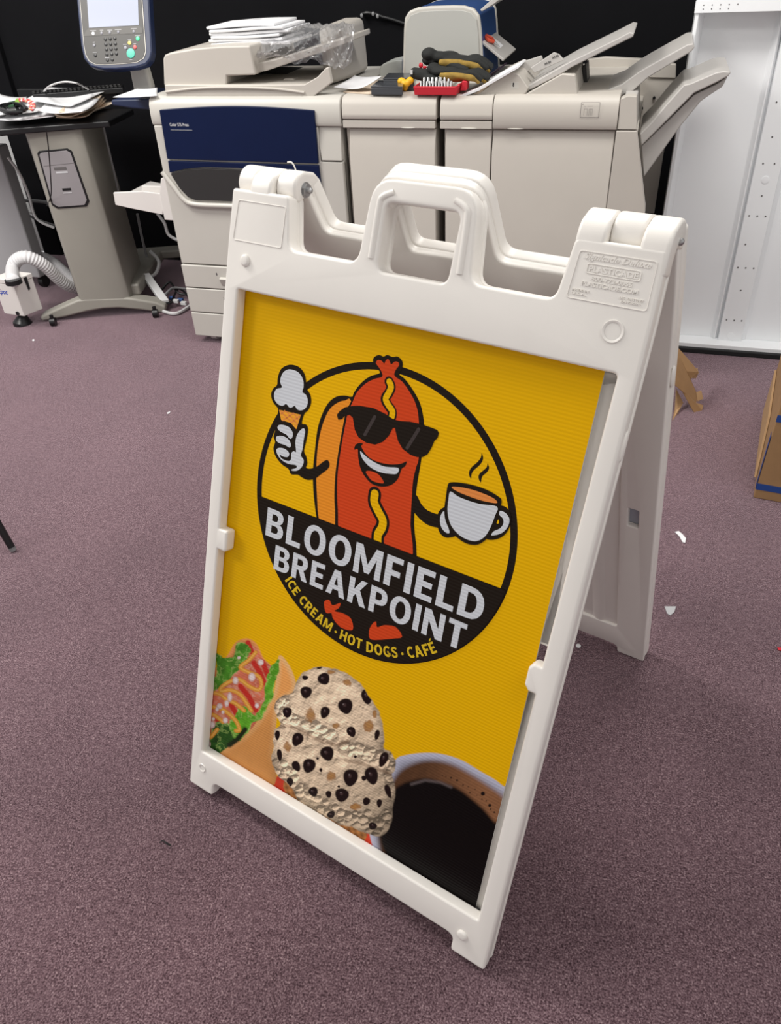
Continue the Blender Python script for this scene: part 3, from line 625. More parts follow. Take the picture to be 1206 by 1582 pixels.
for ch in arc:
    w = adv[ch]; am = a0+(a1-a0)*(t+w/2)/tot; wd = math.radians((a1-a0)*w/tot)*RB*.78; t += w
    if ch == ' ': continue
    rr = math.radians(am); ez = (math.cos(rr), math.sin(rr)); ex = (-math.sin(rr), math.cos(rr)); h = HH; rb = RB
    if ch == '\u00c9': h = HH*1.30
    if ch == '\u00b7': h = .0035; wd = .0035; rb = RB-HH/2+.002
    o = (CU+ez[0]*rb-ex[0]*wd/2, CV+ez[1]*rb-ex[1]*wd/2)
    if ch == '\u00b7':
        A.poly([(CU+ez[0]*rb+.0022*math.cos(2*PI*j/14), CV+ez[1]*rb+.0022*math.sin(2*PI*j/14)) for j in range(14)], (.70, .47, .02), 14); continue
    gw, polys = glyph(ch); wd = gw*KW
    o = (CU+ez[0]*rb-ex[0]*wd/2, CV+ez[1]*rb-ex[1]*wd/2)
    for loops in polys: A.mpoly([[(o[0]+ex[0]*p[0]*KW-ez[0]*p[1]*HH, o[1]+ex[1]*p[0]*KW-ez[1]*p[1]*HH) for p in lp] for lp in loops], (.70, .47, .02), 14)

# ------------------------------------------------------------------ printed food photographs, painted cell by cell on a fine grid
exec_food = True
VTOP = .412; CELL = .00105
sx0, sx1, sv0, sv1 = .010, .598, .066, .9325
nu = int((sx1-sx0)/CELL); nv = int((VTOP-sv0)/CELL)
us = np.linspace(sx0, sx1, nu+1); vs_ = np.linspace(sv0, VTOP, nv+1)
UU, VV = np.meshgrid(us, vs_, indexing='ij')
Wp = np.array(FR.o)[None, None]+UU[..., None]*np.array(FR.ex)+VV[..., None]*np.array(FR.ey)+SINS*np.array(FR.ez)
q = (Wp-CC) @ RC.T
PX = CX+F*q[..., 0]/q[..., 2]; PY = CY+F*q[..., 1]/q[..., 2]
rs = np.random.RandomState(5)
def vnoise(X, Y, sc, seed):
    r = np.random.RandomState(seed).rand(256, 256); x = X/sc+37.3; y = Y/sc+11.7
    xi = np.floor(x).astype(int); yi = np.floor(y).astype(int); fx = x-xi; fy = y-yi; fx = fx*fx*(3-2*fx); fy = fy*fy*(3-2*fy)
    g = lambda a, c: r[a % 256, c % 256]
    return (g(xi, yi)*(1-fx)+g(xi+1, yi)*fx)*(1-fy)+(g(xi, yi+1)*(1-fx)+g(xi+1, yi+1)*fx)*fy
def fbm(X, Y, sc, seed, o=4):
    t = 0; a = .5; n = 0
    for k in range(o):
        an_ = .6+seed*.37+k*1.13; Xr = X*math.cos(an_)-Y*math.sin(an_); Yr = X*math.sin(an_)+Y*math.cos(an_)
        t = t+a*vnoise(Xr, Yr, sc/2.03**k, seed+k); n += a; a *= .55
    return t/n
def sdf(X, Y, poly):
    """signed distance, negative inside"""
    d = np.full(X.shape, 1e9); ins = np.zeros(X.shape, bool); k = len(poly)
    for i in range(k):
        ax_, ay_ = poly[i]; bx_, by_ = poly[(i+1) % k]; ex, ey = bx_-ax_, by_-ay_; wx, wy = X-ax_, Y-ay_
        t = np.clip((wx*ex+wy*ey)/(ex*ex+ey*ey+1e-9), 0, 1); d = np.minimum(d, (wx-ex*t)**2+(wy-ey*t)**2)
        c = ((ay_ <= Y) & (by_ > Y)) | ((by_ <= Y) & (ay_ > Y)); xs = ax_+(Y-ay_)/(by_-ay_+1e-12)*ex
        ins ^= c & (X < xs)
    return np.sqrt(d)*np.where(ins, -1, 1)
def ldist(X, Y, pts):
    d = np.full(X.shape, 1e9)
    for (ax_, ay_), (bx_, by_) in zip(pts[:-1], pts[1:]):
        ex, ey = bx_-ax_, by_-ay_; wx, wy = X-ax_, Y-ay_; t = np.clip((wx*ex+wy*ey)/(ex*ex+ey*ey+1e-9), 0, 1); d = np.minimum(d, (wx-ex*t)**2+(wy-ey*t)**2)
    return np.sqrt(d)
def ss(a, c, x): t = np.clip((x-a)/(c-a), 0, 1); return t*t*(3-2*t)
IMG = np.empty(PX.shape+(3,)); IMG[:] = YEL
X4 = (PX-280)*3.35; Y4 = (PY-960)*3.35; X5 = (PX-540)*3.769; Y5 = (PY-1120)*3.769
def over(mask, col): 
    global IMG
    IMG = IMG*(1-mask[..., None])+np.asarray(col)*mask[..., None]
def sp(l, n=4): return [(p.x, p.y) for p in catmull([Vector((*p, 0)) for p in l], n, True)]
def mk_(X, Y, l, soft=4, n=4, jit=0, seed=3):
    d = sdf(X, Y, sp(l, n))
    if jit: d = d+(fbm(X, Y, 34, seed, 3)-.5)*jit
    return 1-ss(-soft, soft, d), d
# coffee cup
m_, d_ = mk_(X5, Y5, [(115, 645), (150, 500), (200, 330), (265, 205), (330, 175), (440, 162), (540, 170), (650, 205), (760, 270), (885, 350), (1000, 500), (1100, 1300), (300, 1000), (150, 765)])
rim = np.array((.40, .40, .50))*(.75+.5*ss(-60, 0, d_)[..., None]); over(m_, rim)
m_, d_ = mk_(X5, Y5, [(165, 640), (195, 500), (240, 350), (300, 262), (400, 215), (500, 208), (600, 232), (700, 285), (800, 350), (900, 430), (1000, 600), (1000, 1300), (320, 950), (200, 800)], 22)
cr_ = np.array((.17, .075, .035))*(.55+.9*ss(400, 800, X5)+.25*fbm(X5, Y5, 20, 9)-.1)[..., None]; over(m_, cr_)
m2, d2 = mk_(X5, Y5, [(175, 650), (215, 520), (250, 390), (300, 345), (370, 322), (450, 312), (560, 340), (640, 375), (700, 420), (780, 490), (840, 560), (950, 680), (1000, 1300), (330, 950), (230, 800)], 16)
over(m2, (.0035, .002, .002))
over(np.clip(1-np.abs(ldist(X5, Y5, [(360, 345), (440, 322), (530, 335), (590, 362)])-0)/14, 0, 1)*.35, (.28, .22, .22))
for (x, y, r) in ((775, 400, 12), (815, 468, 9), (625, 322, 6), (590, 308, 5), (770, 432, 4), (795, 442, 4), (700, 395, 4), (730, 375, 3), (660, 350, 4), (842, 508, 5), (740, 410, 3), (560, 300, 3), (820, 490, 4), (690, 360, 3), (540, 295, 3)):
    over(1-ss(r-2, r+2, np.hypot(X5-x, Y5-y)), (.012, .006, .005))
over((1-ss(-8, 8, sdf(X5, Y5, [(240, 800), (180, 640), (120, 640), (215, 850)])))*0, (.4, .4, .5))
# red ground between the foods
m_, _ = mk_(X4, Y4, [(500, 800), (440, 880), (560, 950), (580, 860)]); over(m_, (.50, .035, .015))
m_, _ = mk_(X4, Y4, [(960, 1090), (900, 1180), (1010, 1240), (985, 1150)]); over(m_, (.62, .05, .02))
# bun behind
m_, d_ = mk_(X4, Y4, [(120, 330), (180, 240), (240, 175), (280, 110), (340, 88), (390, 118), (425, 190), (470, 240), (480, 330), (300, 560), (120, 560)], 4)
over(m_, np.array((.66, .26, .085))*(.75+.5*fbm(X4, Y4, 60, 21))[..., None]*(.72+.45*ss(-30, -4, d_))[..., None])
# filling
m_, d_ = mk_(X4, Y4, [(125, 420), (180, 300), (260, 200), (330, 130), (385, 135), (420, 195), (470, 245), (450, 330), (430, 430), (340, 600), (180, 700), (105, 690)], 5)
n1 = fbm(X4, Y4, 55, 31); n2 = fbm(X4, Y4, 18, 41)
fill = np.array((.62, .16, .09))*(.55+.75*n1)[..., None]; fill = fill+(np.array((.70, .36, .26))-fill)*ss(.5, .72, n2)[..., None]*.6; over(m_, fill)
for l in ([(375, 215), (410, 270), (430, 320)], [(305, 335), (350, 390), (385, 460)], [(250, 420), (285, 480), (300, 530)], [(345, 110), (365, 160)], [(180, 500), (230, 570)], [(420, 210), (455, 300)]):
    over(1-ss(9, 17, ldist(X4, Y4, l)), (.52, .03, .02))
# lettuce
def lettuce(l, base, seed, dark=.5):
    m_, d_ = mk_(X4, Y4, l, 4, 3, 26, seed); n = fbm(X4, Y4, 30, seed+3)
    vein = 1-ss(0, .06, np.abs(fbm(X4, Y4, 46, seed+9)-.5))
    c = np.array(base)*(dark+1.1*n)[..., None]; c = c+(np.array((.42, .58, .16))-c)*(vein*.45+.6*ss(-12, -2, d_)*ss(.45, .6, n))[..., None]; over(m_, c)
lettuce([(175, 165), (215, 185), (270, 180), (282, 110), (335, 118), (355, 160), (335, 215), (270, 275), (235, 335), (150, 360), (143, 300), (180, 280)], (.07, .25, .02), 60)
lettuce([(190, 520), (290, 560), (275, 640), (195, 705), (130, 668)], (.03, .11, .015), 70, .3)
# bun in front
m_, d_ = mk_(X4, Y4, [(505, 178), (550, 215), (580, 275), (592, 330), (572, 380), (505, 420), (492, 520), (480, 640), (470, 700), (495, 790), (450, 872), (300, 790), (185, 705), (330, 590), (405, 500), (470, 395), (490, 300)], 4, 4)
g = ss(150, 900, Y4); c = np.array((.80, .35, .10))*(1.05-.38*g)[..., None]; c = c*(.86+.28*fbm(X4, Y4, 90, 91))[..., None]; c = c+(np.array((.80, .52, .25))-c)*(ss(-34, -6, d_)*(1-g))[..., None]*.7
c = c*(1-.45*ss(430, 560, X4)*ss(500, 750, Y4))[..., None]; over(m_, c)
lettuce([(500, 195), (507, 240), (485, 330), (475, 395), (440, 450), (412, 512), (370, 525), (335, 590), (290, 612), (245, 545), (305, 445), (350, 450), (380, 490), (430, 400), (440, 280)], (.10, .33, .02), 80, .55)
over(1-ss(6, 20, ldist(X4, Y4, [(330, 560), (290, 610), (250, 640)])), (.012, .02, .006))
# mustard, onion
for l in ([(385, 160), (350, 200), (305, 238), (360, 268), (400, 285), (415, 325), (398, 355), (350, 335), (300, 300), (250, 312), (208, 340), (205, 362), (250, 355), (300, 375), (335, 420), (362, 462)],
          [(140, 400), (160, 372), (200, 378), (235, 405), (280, 425), (325, 462)], [(140, 440), (200, 450), (245, 478), (285, 520), (300, 562), (282, 566)], [(130, 482), (170, 485), (215, 520)], [(185, 560), (150, 600), (125, 590)]):
    d = ldist(X4, Y4, sp(l, 4)[:(len(l)-1)*4+1]) if False else ldist(X4, Y4, [(p.x, p.y) for p in catmull([Vector((*p, 0)) for p in l], 4)])
    over(1-ss(8, 13, d), np.array((.66, .27, .03))); over(1-ss(1, 8, d), np.array((.80, .42, .09)))
for (x, y, rx, ry) in ((365, 288, 19, 24), (280, 306, 16, 21), (251, 392, 13, 26), (235, 425, 12, 18), (198, 438, 16, 16), (157, 535, 19, 20), (228, 512, 14, 16), (411, 212, 16, 17), (391, 436, 12, 14), (140, 474, 14, 16), (135, 636, 18, 24), (298, 188, 10, 8), (185, 455, 10, 12), (215, 470, 9, 10), (165, 505, 10, 10)):
    d = np.hypot((X4-x)/rx, (Y4-y)/ry); over(1-ss(.85, 1.1, d), (.60, .38, .36)); over((1-ss(.4, .95, d))*.85, (.82, .72, .70))
# cone
m_, d_ = mk_(X4, Y4, [(530, 830), (545, 900), (640, 980), (740, 1050), (900, 1160), (960, 1110), (900, 1020), (600, 850)], 4, 2)
n = np.sin((X4+Y4*.6)/9)*np.sin((X4-Y4*1.2)/10); over(m_, np.array((.42, .17, .05))*(.8+.35*n)[..., None])
# ice cream
ICE = [(715, 236), (790, 245), (860, 275), (920, 320), (965, 375), (1010, 450), (1040, 520), (1050, 600), (1045, 650), (1080, 670), (1108, 720), (1105, 770), (1085, 790), (1100, 840), (1108, 900), (1095, 960), (1090, 1030), (1060, 1090), (1020, 1112), (980, 1105), (930, 1090), (880, 1065), (820, 1055), (780, 1030), (720, 1005), (660, 975), (610, 940), (580, 880), (545, 830), (500, 800), (475, 750), (465, 700), (480, 650), (475, 600), (485, 560), (515, 530), (490, 480), (485, 430), (520, 385), (575, 370), (595, 310), (640, 260)]
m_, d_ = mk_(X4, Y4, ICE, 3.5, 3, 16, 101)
hgt = fbm(X4, Y4, 26, 111, 4)
rough = np.zeros(X4.shape)
for l, w in (([(520, 400), (540, 500), (600, 520), (690, 560), (780, 600)], 46), ([(850, 660), (930, 670), (1030, 720), (1080, 730)], 50), ([(500, 740), (560, 810), (620, 870), (700, 950), (820, 1010), (920, 1030), (1020, 1075), (1070, 1000)], 48), ([(1060, 760), (1080, 900)], 24)):
    rough = np.maximum(rough, 1-ss(w*.4, w, ldist(X4, Y4, l)))
lump = fbm(X4, Y4, 15, 121, 3)
big = fbm(X4, Y4, 75, 150, 2); worm = np.abs(fbm(X4, Y4, 34, 160, 3)-.5)
dome = np.zeros(X4.shape); rd_ = np.random.RandomState(77)
for l_, w_, n_ in (([(520, 400), (500, 460), (545, 500), (600, 520), (690, 560), (760, 600)], 30, 60), ([(850, 660), (930, 670), (1030, 720), (1080, 740)], 34, 46), ([(490, 740), (560, 810), (620, 870), (700, 950), (820, 1010), (920, 1030), (1020, 1075), (1070, 1000)], 38, 95), ([(1075, 780), (1085, 900)], 14, 12)):
    for _ in range(n_):
        f_ = rd_.rand()*(len(l_)-1); i_0 = int(f_); t_ = f_-i_0; cx0 = l_[i_0][0]*(1-t_)+l_[i_0+1][0]*t_+rd_.randn()*w_*.6; cy0 = l_[i_0][1]*(1-t_)+l_[i_0+1][1]*t_+rd_.randn()*w_*.6; r0 = rd_.uniform(9, 24)
        d0 = ((X4-cx0)**2+((Y4-cy0)*1.1)**2); dome = np.maximum(dome, np.sqrt(np.clip(r0*r0-d0, 0, None))*1.15+rd_.rand()*4*(d0 < r0*r0))
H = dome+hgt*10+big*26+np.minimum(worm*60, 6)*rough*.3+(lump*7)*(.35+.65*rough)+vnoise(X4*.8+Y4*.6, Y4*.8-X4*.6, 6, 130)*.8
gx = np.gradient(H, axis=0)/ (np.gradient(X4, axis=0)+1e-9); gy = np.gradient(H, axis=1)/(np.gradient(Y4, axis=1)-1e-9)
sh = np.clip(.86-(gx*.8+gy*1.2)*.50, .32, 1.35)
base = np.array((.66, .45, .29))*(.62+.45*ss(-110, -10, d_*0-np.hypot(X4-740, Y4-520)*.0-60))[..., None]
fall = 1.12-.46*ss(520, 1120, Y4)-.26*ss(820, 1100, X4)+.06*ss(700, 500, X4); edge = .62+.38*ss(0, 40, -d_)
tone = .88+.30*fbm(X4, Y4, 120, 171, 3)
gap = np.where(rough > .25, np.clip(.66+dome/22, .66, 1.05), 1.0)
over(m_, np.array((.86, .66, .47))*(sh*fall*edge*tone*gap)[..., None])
crev = 1-ss(3, 15, ldist(X4, Y4, [(500, 545), (560, 540), (640, 580), (720, 620), (800, 640), (860, 620)])); over(crev*m_*.5, (.17, .09, .05))
over((1-ss(3, 14, ldist(X4, Y4, [(850, 720), (930, 735), (1030, 770), (1090, 790)])))*m_*.5, (.15, .08, .045))
for (x, y, rx, ry) in ((668, 485, 28, 40), (858, 318, 22, 18), (775, 262, 24, 12), (548, 650, 22, 30), (775, 800, 26, 30), (970, 540, 26, 36), (900, 960, 30, 18), (800, 540, 20, 18), (1000, 480, 12, 22)):
    d = np.hypot((X4-x)/rx, (Y4-y)/ry)+(lump-.5)*.7; over((1-ss(.7, 1.1, d))*m_*.85, (.33, .14, .035)); over((1-ss(.2, .7, d))*m_*.5, (.50, .25, .07))
CH = [(738, 298, 32, 32), (645, 368, 30, 32), (850, 440, 38, 42), (742, 472, 24, 32), (548, 472, 24, 28), (880, 572, 23, 29), (1012, 588, 13, 28), (960, 390, 28, 42), (600, 612, 29, 37), (497, 590, 13, 26), (755, 685, 35, 39), (660, 748, 33, 39), (508, 692, 13, 32), (595, 750, 20, 30), (875, 810, 38, 46), (985, 800, 34, 48), (1045, 715, 22, 42), (562, 832, 17, 23), (683, 882, 24, 26), (830, 900, 36, 36), (762, 895, 15, 19), (957, 932, 19, 21), (1024, 942, 14, 22), (1070, 880, 15, 38), (945, 812, 14, 14), (722, 770, 8, 11), (775, 1000, 22, 18), (640, 292, 16, 12), (715, 240, 15, 6), (990, 1060, 22, 20), (705, 710, 7, 7), (815, 855, 7, 7), (900, 700, 8, 8)]
for i, (x, y, rx, ry) in enumerate(CH):
    an = ((i*37) % 60-30)*PI/180; xr = (X4-x)*math.cos(an)+(Y4-y)*math.sin(an); yr = -(X4-x)*math.sin(an)+(Y4-y)*math.cos(an)
    d = np.hypot(xr/(rx*(1-.25*yr/ry)), yr/ry); over((1-ss(.88, 1.08, d))*m_, (.014, .006, .006))
    if rx > 20:
        hl = np.hypot((xr+rx*.10)/(rx*.32), (yr+ry*.20)/(ry*.30)); over((1-ss(.3, 1.1, hl))*m_*.55, (.10, .055, .055))
        hl = np.hypot((xr+rx*.22)/(rx*.14), (yr+ry*.34)/(ry*.10)); over((1-ss(.3, 1.1, hl))*m_*.5, (.45, .38, .38))
IMG = np.clip(IMG, 0, 1)
# mesh of the insert: body box, upper printed face, painted grid, vector art
vv = []; ff_ = []; cc = []
def quad(p, col):
    k = len(vv); vv.extend(p); cc.extend([col]*len(p)); ff_.append(tuple(range(k, k+len(p))))
z0, z1 = SINS-.004, SINS
quad([(sx0, VTOP, z1), (sx1, VTOP, z1), (sx1-.002, sv1, z1), (sx0, sv1, z1)], YEL)
quad([(sx0, sv0, z0), (sx0, sv1, z0), (sx1-.002, sv1, z0), (sx1, sv0, z0)], WHT)
quad([(sx0, sv1, z1), (sx1-.002, sv1, z1), (sx1-.002, sv1, z0), (sx0, sv1, z0)], (.5, .45, .3))
quad([(sx1, VTOP, z1), (sx1, sv0, z1), (sx1, sv0, z0), (sx1, VTOP, z0)], (.6, .6, .6)); quad([(sx1-.002, sv1, z1), (sx1, VTOP, z1), (sx1, VTOP, z0), (sx1-.002, sv1, z0)], (.6, .6, .6))
quad([(sx0, sv0, z1), (sx0, sv1, z1), (sx0, sv1, z0), (sx0, sv0, z0)], (.6, .6, .6)); quad([(sx1, sv0, z1), (sx0, sv0, z1), (sx0, sv0, z0), (sx1, sv0, z0)], (.6, .6, .6))
k0 = len(vv); k1 = k0+(nu+1)*(nv+1)
gv = np.stack([UU, VV, np.full(UU.shape, z1)], -1).reshape(-1, 3); gc = IMG.reshape(-1, 3)
ii, jj = np.meshgrid(np.arange(nu), np.arange(nv), indexing='ij'); b0 = k0+ii*(nv+1)+jj
gf = np.stack([b0, b0+(nv+1), b0+(nv+2), b0+1], -1).reshape(-1, 4)
allv = np.concatenate([np.array(vv), gv, np.array(A.v)]); allc = np.concatenate([np.array(cc), gc, np.array(A.c)])
me = bpy.data.meshes.new('printed_insert')
fl_ = ff_+gf.tolist()+[tuple(k1+i for i in f) for f in A.f]
me.from_pydata(allv.tolist(), [], fl_)
at = me.color_attributes.new('print', 'FLOAT_COLOR', 'POINT'); at.data.foreach_set('color', np.concatenate([allc, np.ones((len(allc), 1))], 1).astype(np.float32).ravel())
ins = bpy.data.objects.new('printed_insert', me); COL.objects.link(ins); me.materials.append(M['print']); ins.parent = sign; ins.matrix_local = wm(sign).inverted() @ FR.M
ins['label'] = 'yellow printed corrugated sheet with round hot dog logo, hot dog, ice cream and coffee cup'
b = MB(); b.prism([BK.P(*p) for p in ((.01, .066, -.0255), (.6, .066, -.0255), (.6, .93, -.0255), (.01, .93, -.0255))], BK.ez*.003); b.build('rear_insert', M['rsheet'], sign, smooth=0, label='blue-grey sheet in the rear leaf')
b = MB(); b.prism([FR.P(*p) for p in ((.597, .0775, -.0215), (.6045, .0775, -.0215), (.606, .086, -.0215), (.599, .087, -.0215))], FR.ez*.0012); b.build('black_film_corner', M['black'], sign, smooth=0, label='scrap of black film at the lower right corner')
# ================================================================== THE PRINT LINE
YF, YB, ZT = 1.86, 2.50, .895
def PY_(pts, y): return [AY(px, py, y) for px, py in pts]
Yv = Vector((0, 1, 0))
def cap(mb, x0, x1, y0=YF, y1=YB, zt=ZT, zb=.807):
    pts = [(y0+.004, zb), (y0, zb+.012), (y0+.001, zt-.050), (y0+.004, zt-.026), (y0+.011, zt-.011), (y0+.022, zt-.003), (y0+.038, zt), (y1, zt), (y1, zb)]
    mb.prism([Vector((x0, p[0], p[1])) for p in pts], (x1-x0, 0, 0)); return mb
def doorprof(mb, x0, x1, z0, z1, y0=YF):
    pts = [(y0+.020, z1), (y0+.018, z1-.012), (y0+.003, z1-.062), (y0+.003, z0), (y0+.06, z0), (y0+.06, z1)]
    mb.prism([Vector((x0, p[0], p[1])) for p in pts], (x1-x0, 0, 0)); return mb
# ---- main copier
cp = thing('office_copier', 'wide beige office copier with navy blue front door at the left of the print line', 'printer', (-.6, 2.18, 0))
b = MB(); b.box(-.952, -.268, YF+.02, YB, .075, .81); b.build('body', M['beige2'], cp, bevel=.004)
b = MB(); cap(b, -.955, -.263); b.build('top_cap', M['beige2'], cp, bevel=.004, bseg=2)
b = MB(); b.prism([(-.957, YF+.003, .325), (-.268, YF+.003, .325), (-.268, YF+.003, .700), (-.345, YF+.003, .700), (-.345, YF+.003, .806), (-.952, YF+.003, .806)], (0, .03, 0)); b.build('front_cover', M['beige2'], cp, bevel=.004)
b = MB(); b.prism([(-.341, YF+.001, .704), (-.269, YF+.001, .704), (-.269, YF+.001, .750), (-.269, YF+.012, .8055), (-.345, YF+.012, .8055), (-.345, YF+.001, .75)], (0, .03, 0)); b.build('side_cover', M['beige2'], cp, bevel=.003)
arc_ = [(-.912+(.563)*t, .8555+.012*math.sin(PI*t)) for t in [i/12 for i in range(13)]]
dpl = PL((0, YF-.006, 0), (1, 0, 0), (0, 0, 1))
nd = [(p[0], p[1]) for p in arc_]+[(-.352, .696)]+[(-.920, .700)]
plate('navy_front_door', [roundpoly(nd[::-1], [.004, .004]+[0]*11+[.004, .004][:2] if False else .003, 2)], .014, .002, M['navy'], cp, dpl.M, 0, 2, 'deep navy upper front door')
plate('navy_lower_strip', [[(-.922, .655), (-.919, .694), (-.352, .690), (-.349, .58), (-.36, .60), (-.5, .655), (-.65, .676), (-.78, .676), (-.86, .668)][::-1]], .013, .0015, M['navy'], cp, dpl.M, -.0005, 1)
dk = [(-.921, .652), (-.86, .6655), (-.78, .672), (-.65, .670), (-.5, .650), (-.352, .60), (-.352, .575), (-.36, .563), (-.84, .563), (-.868, .572), (-.895, .602)]
plate('dark_window_panel', [roundpoly(dk[::-1], .006, 3)], .012, .0012, M['dark'], cp, dpl.M, -.002, 1, 'charcoal curved lower door panel')
b = MB(); b.tube(catmull([(-.955, YF+.002, .655), (-.918, YF-.001, .605), (-.885, YF-.003, .562), (-.84, YF-.004, .548), (-.70, YF-.004, .547), (-.36, YF-.004, .547)], 5), .009, 10); b.build('cover_ridge', M['beige2'], cp)
for i, (z0, z1) in enumerate(((.2325, .321), (.132, .229), (.030, .1285))):
    b = MB(); b.box(-.960, -.268, YF, YF+.05, z0, z1); d = b.build('paper_drawer', M['beige2'], cp, bevel=.004)
    b = MB(); zc = (z0+z1)/2
    b.prism([(-.80+.02*i, YF-.0005, zc+.006), (-.80+.02*i, YF-.013, zc+.001), (-.80+.02*i, YF-.001, zc-.030)], (.33, 0, 0)); b.build('drawer_grip', M['beige2'], d, bevel=.003)
    b = MB(); text_on(b, str(i+1), Vector((-.815+.012*i, YF-.0006, zc+.010)), .005, .010, ex=(1, 0, 0), ey=(0, 0, 1)); b.build('drawer_number', M['ink'], d, smooth=0)
b = MB(); text_on(b, 'Color 575 Press', Vector((-.882, YF-.0066, .806)), .072, .0105, .01); b.box(-.882, -.80, YF-.0070, YF-.006, .794, .7946); b.build('door_lettering', M['inkl'], cp, smooth=0, label='small pale lettering reading Color 575 Press')
for x in (-.895, -.33):
    b = MB(); b.cyl((x-.012, YF+.05, .026), (x+.012, YF+.05, .026), .026); b.cyl((x, YF+.05, .03), (x, YF+.05, .078), .014); b.build('caster', M['whitep'], cp)
# bypass tray sticking out on the left
b = MB(); b.prism(PY_([(174.5, 297.5), (178, 317), (200, 322), (251, 332), (256, 300), (220, 295.5)], 1.95), (0, .012, 0)); b.prism(PY_([(178, 316), (200, 321.5), (251, 331), (252, 324), (176, 308)], 1.952), (0, .27, 0)); b.prism(PY_([(218, 296.5), (250, 300), (251, 288), (219, 287)], 2.06), (0, .01, 0))
b.build('bypass_tray', M['whitep'], cp, bevel=.003)
b = MB(); b.prism(PY_([(246, 300), (254, 340), (268, 341), (262, 270), (248, 276)], 1.93), (0, .30, 0)); b.build('bypass_bracket', M['whitep'], cp, bevel=.003)
# document feeder
b = MB(); b.prism(PY_([(256, 148.8), (254, 131), (345, 131), (470, 130.5), (490, 119), (503, 105), (507.5, 104), (512, 128), (484.5, 148.8)], 1.885), (0, .02, 0))
b.box(-.885, -.372, 1.89, 2.30, .897, .925); b.build('feeder_base', M['beige'], cp, bevel=.003, label='scanner lid under the feeder')
b = MB(); b.tube(catmull([AY(256, 142, 1.884), AY(300, 136.8, 1.882), AY(350, 135, 1.881), AY(420, 137, 1.882), AY(470, 143, 1.884)], 4), .004, 8); b.build('lid_edge_curve', M['beige'], cp)
b = MB(); b.prism(PY_([(253, 133), (251.5, 91), (254, 85), (262, 81.5), (300, 75), (340, 71.5), (385.5, 70.5), (394.5, 116), (350, 117.5), (349, 133)], 1.895), (0, .36, 0)); b.build('feeder_head', M['beige'], cp, bevel=.006, bseg=3)
b = MB(); b.prism(PY_([(349, 129), (350, 118), (400, 113), (470, 116), (470, 129.5)], 2.10), (0, .16, 0)); b.build('feeder_mouth', M['dark'], cp)
b = MB(); b.prism(PY_([(393.5, 112), (395.5, 98), (425, 92), (500, 68), (531, 59), (532, 68), (500, 80), (440, 100), (410, 110)], 1.93), (0, .27, 0)); b.build('feeder_input_tray', M['beige'], cp, bevel=.003)
b = MB(); b.prism(PY_([(448, 128), (450, 121), (456, 121), (462, 129)], 2.0), (0, .03, 0)); b.prism(PY_([(426, 129), (440, 121), (452, 121), (462, 129)], 1.98), (0, .02, 0)); b.build('output_stop', M['beige'], cp, bevel=.003)
b = MB(); b.prism([(-.385, 2.06, .90), (-.345, 2.06, .90), (-.318, 2.20, .90), (-.318, 2.36, .90), (-.40, 2.36, .90)], (-.012, .01, .165)); hp = b.build('feeder_rear_hump', M['beige'], cp, bevel=.02, bseg=4)
# console shelf, arm and touch console
b = MB(); b.prism(PY_([(171, 154.5), (172, 163), (205, 168), (250, 171), (250, 152)], 1.97), (0, .24, 0)); b.build('console_shelf', M['navy2'], cp, bevel=.006, label='navy side shelf under the console')
b = MB(); b.prism(PY_([(196.5, 96), (222, 94), (235, 140), (206, 143)], 2.08), (0, .035, 0)); b.build('console_arm', M['beige2'], cp, bevel=.012, bseg=3)
cc_ = AY(180, 55, 2.03)
# console plane: faces the room, leaning back, turned a little
yaw = math.radians(6); tl = math.radians(24)
ex = Vector((math.cos(yaw), math.sin(yaw), 0)); ey = Vector((-math.sin(yaw)*math.sin(tl), math.cos(yaw)*math.sin(tl), math.cos(tl)))
CP = PL(cc_, ex, ey)
def cpt(l, s=8.614, o=(110, 0)): return [CP.at(o[0]+x/s, o[1]+y/s) for x, y in l]
bl = cpt([(150, 750), (90, 330)])[0]
def cons(inset):
    a = [CP.at(*p) for p in ((233.5, 78), (230, -30), (121, -30), (125.2, 78), (141.5, 104.5), (178, 107.5), (221, 103))]
    return a
o_ = [(110+x/8.614, y/8.614) for x, y in ((1075, 690), (1035, 0), (1025, -420), (55, -420), (72, 30), (125, 600), (165, 780), (260, 890), (420, 925), (600, 925), (860, 900), (990, 860), (1050, 790))]
i_ = [(110+x/8.614, y/8.614) for x, y in ((1000, 690), (950, 0), (945, -400), (90, -400), (115, 0), (165, 590), (190, 730), (240, 820), (320, 862), (450, 868), (700, 855), (880, 835), (970, 780))]
cso = plate('console_housing', [roundpoly([CP.at(*p) for p in o_], .010, 3)], .034, .006, M['navy2'], cp, CP.M, 0, 3, 'navy rimmed touch console housing')
plate('console_trim', [roundpoly([CP.at(*p) for p in i_], .008, 3)], .004, .0012, M['beige2'], cp, CP.M, .0022, 1)
ctr = Vector((sum(CP.at(*p)[0] for p in i_)/13, sum(CP.at(*p)[1] for p in i_)/13))
fc = [(ctr.x+(CP.at(*p)[0]-ctr.x)*.975, ctr.y+(CP.at(*p)[1]-ctr.y)*.975) for p in i_]
face = plate('console_face', [roundpoly(fc, .008, 3)], .004, .0006, M['panelgrey'], cp, CP.M, .0034, 1)
b = MB(); b.prism([CP.P(*q_, .0036) for q_ in cpt([(205, -200), (245, 375), (905, 340), (890, -200)])], CP.ez*.0008); b.build('screen', M['screen'], face, smooth=0, label='pale backlit touch screen')
b = MB(); b.prism([CP.P(*q_, .0036) for q_ in cpt([(200, 420), (175, 490), (960, 445), (950, 380), (910, 346), (240, 382)])], CP.ez*.0006); b.build('key_ledge', mat('console_ledge_grey', (.085, .08, .072), .5), face, smooth=0)
